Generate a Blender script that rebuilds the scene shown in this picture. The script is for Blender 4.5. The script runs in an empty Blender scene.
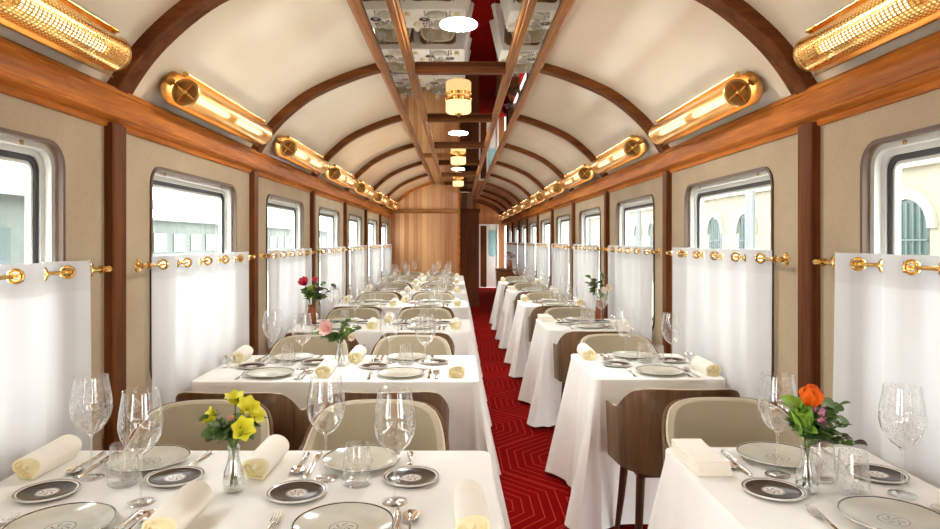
import bpy, math, random
from mathutils import Vector, Matrix, Euler
R = random.Random(7)
PI = math.pi
S = bpy.context.scene
COL = S.collection

# ------------------------------------------------------------------ layout
XL, XR, XC = -1.402, 1.436, 0.016        # side walls, car centre
CAMZ = 1.445
PITCH, P0 = 1.79, 2.575                  # post spacing, first visible post
TZ = 0.75                                # table top
RV, RR, ZC = 1.735, 1.686, 1.053         # vault radius, rib radius, vault centre height
Y0, Y1, YP = -2.80, 20.0, 13.36          # back wall, end wall, partition
ZM = 2.62                                # mirror height

# ------------------------------------------------------------------ mesh builder
class MB:
    def __init__(s): s.v = []; s.f = []; s.m = []
    def add(s, vs, fs, mi=0):
        b = len(s.v); s.v += [tuple(p) for p in vs]
        for f in fs: s.f.append([b+i for i in f]); s.m.append(mi)
    def box(s, x0, x1, y0, y1, z0, z1, mi=0):
        s.add([(x0,y0,z0),(x1,y0,z0),(x1,y1,z0),(x0,y1,z0),(x0,y0,z1),(x1,y0,z1),(x1,y1,z1),(x0,y1,z1)],
              [(0,3,2,1),(4,5,6,7),(0,1,5,4),(1,2,6,5),(2,3,7,6),(3,0,4,7)], mi)
    def lathe(s, prof, n=24, mi=0, c=(0,0,0), axis='z', closed_top=False):
        b = len(s.v); P = len(prof)
        for i in range(n):
            a = 2*PI*i/n; ca, sa = math.cos(a), math.sin(a)
            for r, z in prof:
                p = (r*ca, r*sa, z)
                if axis == 'y': p = (r*ca, z, r*sa)
                if axis == 'x': p = (z, r*ca, r*sa)
                s.v.append((p[0]+c[0], p[1]+c[1], p[2]+c[2]))
        for i in range(n):
            j = (i+1) % n
            for k in range(P-1):
                s.f.append([b+i*P+k, b+j*P+k, b+j*P+k+1, b+i*P+k+1]); s.m.append(mi)
    def tube(s, pts, r, n=8, mi=0, caps=True):
        pts = [Vector(p) for p in pts]; rs = r if isinstance(r, (list, tuple)) else [r]*len(pts)
        b = len(s.v); up = None
        for i, p in enumerate(pts):
            t = (pts[min(i+1,len(pts)-1)] - pts[max(i-1,0)]).normalized()
            if up is None:
                up = Vector((0,0,1)) if abs(t.z) < .9 else Vector((1,0,0))
            a = t.cross(up).normalized(); up = a.cross(t).normalized()
            for k in range(n):
                q = p + (a*math.cos(2*PI*k/n) + up*math.sin(2*PI*k/n))*rs[i]
                s.v.append(tuple(q))
        for i in range(len(pts)-1):
            for k in range(n):
                l = (k+1) % n
                s.f.append([b+i*n+k, b+i*n+l, b+(i+1)*n+l, b+(i+1)*n+k]); s.m.append(mi)
        if caps:
            s.f.append([b+k for k in range(n)][::-1]); s.m.append(mi)
            s.f.append([b+(len(pts)-1)*n+k for k in range(n)]); s.m.append(mi)
    def grid(s, fn, nu, nv, mi=0, skip=None):
        b = len(s.v)
        for i in range(nu+1):
            for j in range(nv+1): s.v.append(tuple(fn(i/nu, j/nv)))
        for i in range(nu):
            for j in range(nv):
                if skip and skip(i, j): continue
                s.f.append([b+i*(nv+1)+j, b+(i+1)*(nv+1)+j, b+(i+1)*(nv+1)+j+1, b+i*(nv+1)+j+1]); s.m.append(mi)
    def prism(s, poly, axis, a0, a1, mi=0):
        """extrude a 2-D polygon along an axis: y -> poly is (x,z); x -> (y,z); z -> (x,y)"""
        n = len(poly)
        def P(p, a): return {'y': (p[0],a,p[1]), 'x': (a,p[0],p[1]), 'z': (p[0],p[1],a)}[axis]
        s.add([P(p,a0) for p in poly]+[P(p,a1) for p in poly],
              [list(range(n))[::-1], list(range(n,2*n))] + [(i,(i+1)%n,n+(i+1)%n,n+i) for i in range(n)], mi)
    def sphere(s, c, r, n=10, m=6, mi=0, sc=(1,1,1)):
        prof = [(max(1e-4, r*math.sin(PI*k/m)), -r*math.cos(PI*k/m)) for k in range(m+1)]
        b = len(s.v); s.lathe(prof, n, mi)
        for i in range(b, len(s.v)):
            p = s.v[i]; s.v[i] = (p[0]*sc[0]+c[0], p[1]*sc[1]+c[1], p[2]*sc[2]+c[2])
    def torus(s, c, nrm, R_, r, n=20, m=8, mi=0):
        nrm = Vector(nrm).normalized(); a = nrm.orthogonal().normalized(); b_ = nrm.cross(a); c = Vector(c)
        b = len(s.v)
        for i in range(n):
            d = a*math.cos(2*PI*i/n) + b_*math.sin(2*PI*i/n)
            for k in range(m):
                s.v.append(tuple(c + d*(R_ + r*math.cos(2*PI*k/m)) + nrm*r*math.sin(2*PI*k/m)))
        for i in range(n):
            for k in range(m):
                s.f.append([b+i*m+k, b+((i+1)%n)*m+k, b+((i+1)%n)*m+(k+1)%m, b+i*m+(k+1)%m]); s.m.append(mi)
    def xf(s, M, start=0):
        for i in range(start, len(s.v)): s.v[i] = tuple(M @ Vector(s.v[i]))
        return s
    def mesh(s, name, mats, smooth=True, merge=False, angle=40, bevel=0):
        me = bpy.data.meshes.new(name); me.from_pydata(s.v, [], s.f)
        mats = mats if isinstance(mats, (list, tuple)) else [mats]
        for m in mats: me.materials.append(m)
        me.polygons.foreach_set('material_index', s.m)
        import bmesh
        bm = bmesh.new(); bm.from_mesh(me)
        if merge: bmesh.ops.remove_doubles(bm, verts=bm.verts, dist=1e-5)
        bmesh.ops.recalc_face_normals(bm, faces=bm.faces)
        if bevel:
            es = [e for e in bm.edges if len(e.link_faces) == 2 and e.calc_face_angle(0) > .6]
            bmesh.ops.bevel(bm, geom=es, offset=bevel, segments=2, affect='EDGES', profile=.6)
        bm.to_mesh(me); bm.free()
        if smooth:
            me.shade_smooth()
            me.set_sharp_from_angle(angle=math.radians(angle))
        me.update()
        return me
    def obj(s, name, mats, parent=None, **k):
        o = bpy.data.objects.new(name, s.mesh(name, mats, **k)); COL.objects.link(o)
        if parent: o.parent = parent
        return o

def tag(o, label, cat, group=None):
    o['label'] = label; o['category'] = cat
    if group: o['group'] = group
    return o
def struct(o): o['kind'] = 'structure'; return o
def empty(name, loc=(0,0,0), rz=0):
    o = bpy.data.objects.new(name, None); COL.objects.link(o); o.location = loc; o.rotation_euler = (0,0,rz); o.empty_display_size = .05
    return o
def thing(name, label, cat, loc=(0,0,0), rz=0, group=None): return tag(empty(name, loc, rz), label, cat, group)
def dup(o, loc, rz=0, label=None, group=None, _p=None):
    c = o.copy(); COL.objects.link(c)
    if _p is None:
        c.location = loc; c.rotation_euler = (0,0,rz)
        if label: c['label'] = label
        if group: c['group'] = group
    else:
        c.parent = _p
    for ch in list(o.children): dup(ch, None, _p=c)
    return c
class Proto:
    """first placement moves the model itself, later ones copy it with its parts"""
    def __init__(s, o): s.o = o; s.used = False
    def put(s, loc, rz=0, label=None, group=None):
        if not s.used:
            s.used = True; o = s.o; o.location = loc; o.rotation_euler = (0,0,rz)
            if label: o['label'] = label
            if group: o['group'] = group
            return o
        return dup(s.o, loc, rz, label, group)

# ------------------------------------------------------------------ materials
class NT:
    def __init__(s, name):
        s.m = bpy.data.materials.new(name); s.m.use_nodes = True; s.t = s.m.node_tree; s.t.nodes.clear()
        s.out = s.n('ShaderNodeOutputMaterial')
    def n(s, typ, **kw):
        nd = s.t.nodes.new(typ)
        for k, v in kw.items():
            if k.startswith('i_'):
                key = k[2:].replace('_', ' ')
                nd.inputs[int(key) if key.isdigit() else key].default_value = v
            else: setattr(nd, k, v)
        return nd
    def l(s, a, b): s.t.links.new(a, b)
    def math(s, op, a, b=None, c=None):
        nd = s.n('ShaderNodeMath', operation=op)
        for i, x in enumerate((a, b, c)):
            if x is None: continue
            if isinstance(x, (int, float)): nd.inputs[i].default_value = x
            else: s.l(x, nd.inputs[i])
        return nd.outputs[0]
    def ramp(s, fac, stops):
        nd = s.n('ShaderNodeValToRGB'); cr = nd.color_ramp
        while len(cr.elements) < len(stops): cr.elements.new(.5)
        for e, (p, c) in zip(cr.elements, stops): e.position = p; e.color = (*c, 1)
        s.l(fac, nd.inputs[0]); return nd.outputs[0]
    def mixc(s, fac, a, b):
        nd = s.n('ShaderNodeMix', data_type='RGBA')
        for sock, x in ((nd.inputs[0], fac), (nd.inputs[6], a), (nd.inputs[7], b)):
            if isinstance(x, (int, float)): sock.default_value = x
            elif isinstance(x, tuple): sock.default_value = (*x, 1)
            else: s.l(x, sock)
        return nd.outputs[2]
    def coords(s, scale=(1,1,1)):
        tc = s.n('ShaderNodeTexCoord'); mp = s.n('ShaderNodeMapping'); mp.inputs['Scale'].default_value = scale
        s.l(tc.outputs['Object'], mp.inputs[0]); return mp.outputs[0]
    def noise(s, vec, scale, detail=3, rough=.5):
        nd = s.n('ShaderNodeTexNoise'); nd.inputs['Scale'].default_value = scale; nd.inputs['Detail'].default_value = detail
        nd.inputs['Roughness'].default_value = rough
        s.l(vec, nd.inputs['Vector']); return nd.outputs[0]
    def bump(s, h, strength=.2, dist=.01):
        nd = s.n('ShaderNodeBump'); nd.inputs['Strength'].default_value = strength; nd.inputs['Distance'].default_value = dist
        s.l(h, nd.inputs['Height']); return nd.outputs[0]
    def principled(s, color, rough=.5, metal=0, spec=.5, normal=None, coat=0, coat_rough=.05, sheen=0, trans=0):
        p = s.n('ShaderNodeBsdfPrincipled')
        for key, x in (('Base Color', color), ('Roughness', rough)):
            if isinstance(x, tuple): p.inputs[key].default_value = (*x, 1)
            elif isinstance(x, (int, float)): p.inputs[key].default_value = x
            else: s.l(x, p.inputs[key])
        p.inputs['Metallic'].default_value = metal; p.inputs['Specular IOR Level'].default_value = spec
        p.inputs['Coat Weight'].default_value = coat; p.inputs['Coat Roughness'].default_value = coat_rough
        p.inputs['Sheen Weight'].default_value = sheen
        if normal is not None: s.l(normal, p.inputs['Normal'])
        return p
    def done(s, sh):
        s.l(sh.outputs[0] if hasattr(sh, 'outputs') else sh, s.out.inputs[0]); return s.m

def srgb(r, g, b):
    f = lambda c: (c/255/12.92 if c/255 <= .04045 else ((c/255+.055)/1.055)**2.4)
    return (f(r), f(g), f(b))

def plain(name, col, rough=.5, metal=0, spec=.5, noise=0, nscale=30, bump=0, coat=0, sheen=0):
    t = NT(name); nrm = None; c = col
    if noise or bump:
        v = t.coords(); nz = t.noise(v, nscale, 4)
        if noise: c = t.mixc(nz, tuple(max(0, x*(1-noise)) for x in col), tuple(min(1, x*(1+noise)) for x in col))
        if bump: nrm = t.bump(nz, bump, .005)
    return t.done(t.principled(c, rough, metal, spec, nrm, coat, sheen=sheen))

def wood(name, dark, light, axis, rough=.48, coat=0, sc=1.0):
    t = NT(name)
    s = {'x': (1.2,18,18), 'y': (18,1.2,18), 'z': (18,18,1.2)}[axis]
    v = t.coords(tuple(x*sc for x in s)); n1 = t.noise(v, 1.0, 6, .62)
    v2 = t.coords(tuple(x*4*sc for x in s)); n2 = t.noise(v2, 1.3, 3, .6)
    f = t.math('ADD', t.math('MULTIPLY', n1, .7), t.math('MULTIPLY', n2, .3))
    c = t.ramp(f, [(.32, dark), (.52, tuple((a+b)/2 for a, b in zip(dark, light))), (.7, light)])
    return t.done(t.principled(c, rough, 0, .08, t.bump(f, .12, .002), coat, .15))

W_D, W_L = srgb(72,37,15), srgb(126,74,36)
M = {}
for ax in 'xyz': M['wood_'+ax] = wood('mahogany grain '+ax, W_D, W_L, ax)
M['beam'] = wood('honey mahogany', srgb(132,70,22), srgb(226,136,54), 'y')
M['rail'] = wood('ceiling rail wood', srgb(104,62,26), srgb(176,116,60), 'y', .45, 0)
M['walnut_shell'] = wood('walnut veneer', srgb(80,58,38), srgb(128,96,64), 'z', .42, .1)
M['walnut_leg'] = wood('walnut leg', srgb(58,34,24), srgb(96,60,42), 'z', .4)
M['dark_wood'] = wood('dark corridor panel', srgb(84,46,26), srgb(126,74,42), 'z', .4)
def planks(name, dark, light, w):
    t = NT(name); tc = t.n('ShaderNodeTexCoord'); sp = t.n('ShaderNodeSeparateXYZ'); t.l(tc.outputs['Object'], sp.inputs[0])
    u = t.math('DIVIDE', sp.outputs[0], w); fl = t.math('FLOOR', u); fr = t.math('FRACT', u)
    wn = t.n('ShaderNodeTexWhiteNoise', noise_dimensions='1D'); t.l(fl, wn.inputs['W'])
    g = t.noise(t.coords((26,26,.9)), 1.2, 5, .6)
    f = t.math('ADD', t.math('MULTIPLY', wn.outputs[0], .55), t.math('MULTIPLY', g, .45))
    c = t.ramp(f, [(.2, dark), (.75, light)])
    edge = t.math('LESS_THAN', t.math('ABSOLUTE', t.math('SUBTRACT', fr, .5)), .46)
    return t.done(t.principled(c, .4, 0, .4, t.bump(edge, .5, .004), .2, .2))
M['planks'] = planks('honey vertical boards', srgb(176,114,66), srgb(234,182,126), .092)
M['planks_corridor'] = planks('corridor vertical boards', srgb(120,70,36), srgb(184,120,72), .11)

t = NT('beige wall textile'); v = t.coords(); n1 = t.noise(v, 3, 3); n2 = t.noise(t.coords((260,260,90)), 1, 2); n3 = t.noise(t.coords((90,90,300)), 1, 2)
f = t.math('ADD', t.math('MULTIPLY', n1, .4), t.math('MULTIPLY', t.math('ADD', n2, n3), .3))
M['wall'] = t.done(t.principled(t.ramp(f, [(.3, srgb(166,146,118)), (.7, srgb(188,170,142))]), .8, 0, .2, t.bump(t.math('ADD', n2, n3), .2, .002)))
t = NT('gloss cream ceiling'); nz = t.noise(t.coords(), 1.1, 2)
M['ceiling'] = t.done(t.principled(t.ramp(nz, [(.3, srgb(226,211,184)), (.7, srgb(234,220,194))]), .16, 0, .6, t.bump(nz, .25, .05), .5, .04))
M['vault_wood'] = wood('vault wood', srgb(112,66,36), srgb(176,116,70), 'y', .35)

# carpet: nested hexagon outlines, light red lines on deep red
t = NT('red patterned carpet'); tc = t.n('ShaderNodeTexCoord'); sp = t.n('ShaderNodeSeparateXYZ'); t.l(tc.outputs['Object'], sp.inputs[0])
CW, CH = .92, 1.5
def cell(ox, oy):
    x = t.math('ADD', sp.outputs[0], ox); y = t.math('ADD', sp.outputs[1], oy)
    fx = t.math('MULTIPLY', t.math('SUBTRACT', t.math('FRACT', t.math('DIVIDE', x, CW)), .5), CW)
    fy = t.math('MULTIPLY', t.math('SUBTRACT', t.math('FRACT', t.math('DIVIDE', y, CH)), .5), CH)
    ax, ay = t.math('ABSOLUTE', fx), t.math('ABSOLUTE', fy)
    return t.math('MAXIMUM', ax, t.math('ADD', t.math('MULTIPLY', ax, .62), t.math('MULTIPLY', ay, .62)))
d1, d2 = cell(.27, .2), cell(.27+CW/2, .2+CH/2)
dd = t.math('MINIMUM', d1, d2)
fr = t.math('FRACT', t.math('DIVIDE', dd, .052))
line = t.math('LESS_THAN', fr, .15)
nz = t.noise(t.coords(), 260, 2); nb = t.noise(t.coords(), 2.2, 3)
base = t.ramp(t.math('ADD', t.math('MULTIPLY', nz, .5), t.math('MULTIPLY', nb, .5)), [(.3, srgb(108,6,5)), (.7, srgb(132,11,9))])
c = t.mixc(line, base, srgb(156,44,34))
M['carpet'] = t.done(t.principled(c, .98, 0, .02, t.bump(nz, .3, .003)))

def linen(name, col, tr=0):
    t = NT(name); n2 = t.noise(t.coords((500,500,500)), 1, 1); n1 = t.noise(t.coords(), 9, 3)
    c = t.ramp(n1, [(.3, tuple(x*.96 for x in col)), (.7, col)])
    h = t.math('ADD', t.math('MULTIPLY', n2, .15), n1)
    return t.done(t.principled(c, .75, 0, .25, t.bump(h, .12, .01), sheen=.1))
M['linen'] = linen('white damask linen', srgb(248,247,242))
M['napkin'] = linen('ivory napkin linen', srgb(248,242,228))
M['napkin_end'] = linen('pale yellow napkin lining', srgb(246,236,196))
M['upholstery'] = plain('taupe woven upholstery', srgb(182,170,144), .85, 0, .2, .12, 320, .25, sheen=.2)
M['piping'] = plain('cream piping', srgb(214,204,182), .8)
M['brass'] = plain('polished brass', (.78,.50,.16), .18, 1)
M['gold_mesh'] = plain('gold shade mesh', (.86,.56,.19), .25, 1)
M['gold_reflector'] = plain('gold reflector', (.92,.68,.32), .35, 1)
M['bronze'] = plain('aged bronze', (.46,.29,.11), .35, 1)
M['silver'] = plain('polished silver', (.82,.79,.75), .12, 1)
M['alu'] = plain('brushed aluminium window frame', (.60,.60,.56), .45, .1, .5)
M['gasket'] = plain('black rubber window seal', (.02,.02,.023), .5)
M['brown_gasket'] = plain('brown moulded surround', srgb(86,62,42), .45)
M['white_enamel'] = plain('white enamel', (.86,.84,.80), .35)
M['mirror'] = plain('ceiling mirror glass', (.44,.385,.315), .015, 1)
M['petal_yellow'] = plain('yellow petals', srgb(222,216,50), .5, 0, .4, .15, 60)
M['petal_pink'] = plain('pink petals', srgb(244,190,180), .5, 0, .4, .15, 60)
M['petal_red'] = plain('crimson petals', srgb(196,34,66), .5, 0, .4, .15, 60)
M['petal_orange'] = plain('orange tulip petals', srgb(236,112,22), .45, 0, .4, .2, 50)
M['petal_lilac'] = plain('lilac petals', srgb(204,140,170), .5, 0, .4, .15, 60)
M['leaf'] = plain('green leaves', srgb(96,124,68), .5, 0, .4, .35, 40)
M['leaf_light'] = plain('fresh green leaves', srgb(126,170,56), .5, 0, .4, .2, 40)
M['leaf_dark'] = plain('dusky leaves', srgb(92,80,74), .5, 0, .4, .3, 40)
M['stem'] = plain('green stems', srgb(86,116,50), .5)
M['terracotta'] = plain('red brown glazed bottle', srgb(140,74,34), .25, 0, .5, .2, 20)

def thin_glass(name, lo, hi, speck=0, tint=(1,1,1), power=3.0, edge=.55):
    t = NT(name); lw = t.n('ShaderNodeLayerWeight'); lw.inputs[0].default_value = .5
    fp = t.math('POWER', lw.outputs['Facing'], power)
    fac = t.math('MINIMUM', 1.0, t.math('ADD', lo, t.math('MULTIPLY', fp, hi)))
    tr = t.n('ShaderNodeBsdfTransparent'); t.l(t.mixc(t.math('POWER', lw.outputs['Facing'], 5.0), tint, tuple(x*edge for x in tint)), tr.inputs[0])
    gl = t.n('ShaderNodeBsdfGlossy'); gl.inputs['Roughness'].default_value = .02; gl.inputs[0].default_value = (.97,.97,.97,1)
    mx = t.n('ShaderNodeMixShader'); t.l(fac, mx.inputs[0]); t.l(tr.outputs[0], mx.inputs[1]); t.l(gl.outputs[0], mx.inputs[2])
    if speck:
        vo = t.n('ShaderNodeTexVoronoi'); vo.inputs['Scale'].default_value = 190; t.l(t.coords(), vo.inputs['Vector'])
        nz = t.noise(t.coords((1,1,1.2)), 26, 2)
        msk = t.math('MULTIPLY', t.math('LESS_THAN', vo.outputs['Distance'], .30), t.math('MULTIPLY', t.math('GREATER_THAN', nz, .47), speck))
        df = t.n('ShaderNodeBsdfTranslucent'); df.inputs[0].default_value = (.95,.95,.93,1)
        d2 = t.n('ShaderNodeBsdfDiffuse'); d2.inputs[0].default_value = (.95,.95,.93,1)
        ad = t.n('ShaderNodeMixShader'); ad.inputs[0].default_value = .5; t.l(df.outputs[0], ad.inputs[1]); t.l(d2.outputs[0], ad.inputs[2])
        m2 = t.n('ShaderNodeMixShader'); t.l(msk, m2.inputs[0]); t.l(mx.outputs[0], m2.inputs[1]); t.l(ad.outputs[0], m2.inputs[2])
        mx = m2
    return t.done(mx)
M['crystal'] = thin_glass('etched crystal', .095, .9, .45, (.985,.985,.98), 2.4)
M['clear_glass'] = thin_glass('clear glass', .12, .75, 0, (.97,.975,.97), 1.6, .4)
M['tumbler'] = thin_glass('cut tumbler glass', .08, .55, .25, (.985,.985,.98), 2.4, .8)
M['pane'] = thin_glass('window glass', .03, .4, 0, (.96,.975,.965), 4, .9)
M['water'] = thin_glass('vase water', .04, .3, 0, (.94,.97,.93))

def sheer(name, opacity, col, dif):
    t = NT(name)
    tr = t.n('ShaderNodeBsdfTransparent'); tl = t.n('ShaderNodeBsdfTranslucent'); df = t.n('ShaderNodeBsdfDiffuse')
    tl.inputs[0].default_value = (*col, 1); df.inputs[0].default_value = (*col, 1)
    a = t.n('ShaderNodeMixShader'); a.inputs[0].default_value = dif; t.l(tl.outputs[0], a.inputs[1]); t.l(df.outputs[0], a.inputs[2])
    lw = t.n('ShaderNodeLayerWeight'); lw.inputs[0].default_value = .5
    nz = t.noise(t.coords((1,1,14)), 60, 2)
    fac = t.math('ADD', opacity, t.math('ADD', t.math('MULTIPLY', lw.outputs['Facing'], .12), t.math('MULTIPLY', nz, .06)))
    b = t.n('ShaderNodeMixShader'); t.l(fac, b.inputs[0]); t.l(tr.outputs[0], b.inputs[1]); t.l(a.outputs[0], b.inputs[2])
    return t.done(b)
M['sheer'] = sheer('sheer white voile', .945, (.66,.655,.65), .88)
M['sheer_hem'] = sheer('doubled voile header', .975, (.62,.615,.61), .93)

def plate_mat(name, field, rim, line, emb, R0, dark=False):
    """glazed plate: radial bands in object space and a small ornamental medallion"""
    t = NT(name); tc = t.n('ShaderNodeTexCoord'); sp = t.n('ShaderNodeSeparateXYZ'); t.l(tc.outputs['Object'], sp.inputs[0])
    x, y = sp.outputs[0], sp.outputs[1]
    r = t.math('SQRT', t.math('ADD', t.math('MULTIPLY', x, x), t.math('MULTIPLY', y, y)))
    band = lambda a, b: t.math('MULTIPLY', t.math('GREATER_THAN', r, a), t.math('LESS_THAN', r, b))
    nz = t.noise(t.coords(), 14, 3)
    c = t.mixc(nz, tuple(v*.82 for v in field), tuple(min(1, v*1.12) for v in field))
    if dark: c = t.mixc(t.math('LESS_THAN', r, R0*.36), c, rim)
    c = t.mixc(t.math('GREATER_THAN', r, R0*(.86 if dark else .985)), c, rim)
    c = t.mixc(band(R0*.958, R0*.985) if not dark else band(R0*.93, R0*.965), c, line)
    k = R0*(.36 if dark else .30)
    c = t.mixc(band(k*.88, k*.95), c, emb)
    # medallion: a wheel-like scroll
    th = t.math('ARCTAN2', y, x)
    sw = t.math('SINE', t.math('ADD', t.math('MULTIPLY', th, 6), t.math('MULTIPLY', r, 260)))
    c = t.mixc(t.math('MULTIPLY', band(k*.12, k*.66), t.math('GREATER_THAN', sw, .6)), c, emb)
    return t.done(t.principled(c, .22 if dark else .14, 0, .3 if dark else .5, None, 0 if dark else .35, .05))
M['plate'] = plate_mat('celadon porcelain with dark rim line', srgb(206,204,188), srgb(228,224,212), srgb(46,42,40), srgb(132,130,122), .122)
M['bread'] = plate_mat('dark glazed porcelain with white rim', srgb(64,50,38), srgb(226,222,214), srgb(90,80,70), srgb(120,92,72), .082, True)

def emit(name, col, st):
    t = NT(name); e = t.n('ShaderNodeEmission'); e.inputs[0].default_value = (*col, 1); e.inputs[1].default_value = st
    return t.done(e)
M['tube_light'] = emit('warm tube lamp', (1,.70,.36), 3)
M['lamp_glow'] = emit('lit opal lamp shade', (1,.62,.28), .8)
M['disc_fill_glow'] = emit('ceiling disc with added glow', (1,.99,.97), 130)  # glow added to light the tables; the disc itself is no lamp
M['added_uplight'] = emit('added fill strip for the vault', (1,.96,.90), 17)  # extra emitter on each sconce, invented to lift the dark vault

# ------------------------------------------------------------------ shell
posts = [P0 + PITCH*n for n in range(-3, 10)]           # y of each post's near edge
trim_n = [0]
def trim(mb, mat, **k):
    trim_n[0] += 1
    return struct(mb.obj('trim_%d' % trim_n[0], mat, **k))
b = MB(); b.box(XL-.1, XR+.1, Y0, Y1, -.06, 0)
struct(b.obj('floor', M['carpet'], smooth=False))

WIN_Z0, WIN_Z1 = .78, 1.787
def win_range(n):                                        # window of the bay that follows post n
    c = posts[n] + .0675 + PITCH/2 - .01
    return c - .568, c + .568
def rrect(y0, y1, z0, z1, r, seg=6):
    pts = []
    for cy, cz, a0 in ((y1-r, z1-r, 0), (y0+r, z1-r, PI/2), (y0+r, z0+r, PI), (y1-r, z0+r, 1.5*PI)):
        for k in range(seg+1):
            a = a0 + k/seg*PI/2; pts.append((cy + r*math.cos(a), cz + r*math.sin(a)))
    return pts
def project_to_rect(p, c, y0, y1, z0, z1):
    dy, dz = p[0]-c[0], p[1]-c[1]
    s_ = min(((y1-c[0])/dy if dy > 1e-9 else (y0-c[0])/dy if dy < -1e-9 else 1e9),
             ((z1-c[1])/dz if dz > 1e-9 else (z0-c[1])/dz if dz < -1e-9 else 1e9))
    return (c[0]+dy*s_, c[1]+dz*s_)
bays_l = [n for n in range(0, 9)]                        # posts index n..n+1, left up to the partition
bays_r = [n for n in range(0, 12)]
ZT = 2.09
def side_wall(name, X, sgn, bays, yend):
    b = MB()
    for n in bays:
        ya, yb = (posts[n]+.0675 if n else Y0), (posts[n+1]+.0675 if n+1 < len(posts) else yend)
        if n == bays[-1]: yb = yend
        w0, w1 = win_range(n); ring = rrect(w0, w1, WIN_Z0, WIN_Z1, .085)
        c = ((w0+w1)/2, (WIN_Z0+WIN_Z1)/2); N = len(ring)
        outer = [project_to_rect(p, c, ya, yb, 0, ZT) for p in ring]
        corners = [(yb,ZT),(ya,ZT),(ya,0),(yb,0)]
        vs = [(X, p[0], p[1]) for p in ring] + [(X, p[0], p[1]) for p in outer] + [(X+sgn*.085, p[0], p[1]) for p in ring] + [(X, p[0], p[1]) for p in corners]
        fs = []
        for i in range(N):
            j = (i+1) % N
            fs.append((i, j, N+j, N+i)); fs.append((i, 2*N+i, 2*N+j, j))
        for q in range(4):
            # find the ring segment whose projection turns the outer corner
            for i in range(N):
                j = (i+1) % N; a, e = outer[i], outer[j]
                if abs(a[0]-e[0]) > 1e-6 and abs(a[1]-e[1]) > 1e-6:
                    cq = corners[q]
                    if (abs(a[0]-cq[0]) < 1e-6 or abs(a[1]-cq[1]) < 1e-6) and (abs(e[0]-cq[0]) < 1e-6 or abs(e[1]-cq[1]) < 1e-6):
                        fs.append((N+i, N+j, 3*N+q))
        b.add(vs, fs)
    # outer skin so that daylight only comes through the openings
    for n in bays:
        ya, yb = (posts[n]+.0675 if n else Y0), (posts[n+1]+.0675 if n+1 < len(posts) else yend)
        if n == bays[-1]: yb = yend
        w0, w1 = win_range(n); Xo = X + sgn*.085
        ring = rrect(w0, w1, WIN_Z0, WIN_Z1, .085); c = ((w0+w1)/2, (WIN_Z0+WIN_Z1)/2); N = len(ring)
        outer = [project_to_rect(p, c, ya, yb, 0, ZT) for p in ring]
        b.add([(Xo, p[0], p[1]) for p in ring] + [(Xo, p[0], p[1]) for p in outer], [(i, (i+1)%N, N+(i+1)%N, N+i) for i in range(N)])
    return struct(b.obj(name, M['wall'], smooth=False, merge=True))
side_wall('wall_left', XL, -1, bays_l, YP)
side_wall('wall_right', XR, 1, bays_r, Y1)

# window units: brown surround, aluminium frame, black seal, glass
wn = 0
def ring_frame(mb, X, sgn, w0, w1, z0, z1, wid, dx0, dx1, r):
    A = rrect(w0, w1, z0, z1, r); B = rrect(w0+wid, w1-wid, z0+wid, z1-wid, max(.012, r-wid)); N = len(A)
    vs = [(X+sgn*dx0, *p) for p in A] + [(X+sgn*dx0, *p) for p in B] + [(X+sgn*dx1, *p) for p in A] + [(X+sgn*dx1, *p) for p in B]
    fs = []
    for i in range(N):
        j = (i+1) % N
        fs += [(i, j, N+j, N+i), (2*N+i, 2*N+j, 3*N+j, 3*N+i), (i, j, 2*N+j, 2*N+i), (N+i, N+j, 3*N+j, 3*N+i)]
    mb.add(vs, fs)
def window(X, sgn, n):
    global wn
    wn += 1
    w0, w1 = win_range(n)
    e = struct(empty('window_%d' % wn, (X, (w0+w1)/2, WIN_Z0)))
    L = Matrix.Translation((-X, -(w0+w1)/2, -WIN_Z0))
    a = MB(); ring_frame(a, X, sgn, w0-.004, w1+.004, WIN_Z0-.004, WIN_Z1+.004, .014, -.008, .012, .09); a.xf(L).obj('window_surround', M['brown_gasket'], e)
    a = MB(); ring_frame(a, X, sgn, w0+.01, w1-.01, WIN_Z0+.01, WIN_Z1-.01, .022, .02, .083, .078)
    ring_frame(a, X, sgn, w0+.032, w1-.032, WIN_Z0+.032, WIN_Z1-.032, .02, .045, .083, .06); a.xf(L).obj('window_frame', M['alu'], e)
    a = MB(); ring_frame(a, X, sgn, w0+.052, w1-.052, WIN_Z0+.052, WIN_Z1-.052, .02, .052, .08, .05)
    a.xf(L).obj('window_seal', M['gasket'], e)
    a = MB(); ring_frame(a, X, sgn, w0+.072, w1-.072, WIN_Z0+.072, WIN_Z1-.072, .012, .058, .078, .04); a.xf(L).obj('window_sash', M['alu'], e)
    a = MB(); A = rrect(w0+.075, w1-.075, WIN_Z0+.075, WIN_Z1-.075, .04); a.add([(X+sgn*.068, *p) for p in A], [list(range(len(A)))]); a.xf(L).obj('window_pane', M['pane'], e)
    a = MB()
    for yy in (w0+.19, w1-.19):
        a.lathe([(.0005,-.006),(.008,-.005),(.009,.004),(.0005,.006)], 10, 0, (X+sgn*.02, yy, WIN_Z1-.022), 'x')
    a.xf(L).obj('window_bolt', M['bronze'], e)
for n in bays_l: window(XL, -1, n)
for n in bays_r: window(XR, 1, n)

# posts (main face plus a thinner strip)
for n, y in enumerate(posts):
    for X, s_ in ((XL, 1), (XR, -1)):
        if X == XL and y > YP-.3: continue
        b = MB(); x = lambda u: X + s_*u
        b.prism([(x(-.01), y), (x(.032), y), (x(.036), y+.006), (x(.036), y+.079), (x(.03), y+.086), (x(.022), y+.09), (x(.022), y+.13), (x(.016), y+.136), (x(-.01), y+.136)], 'z', 0, 1.915)
        trim(b, M['wood_z'], smooth=False)
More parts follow.
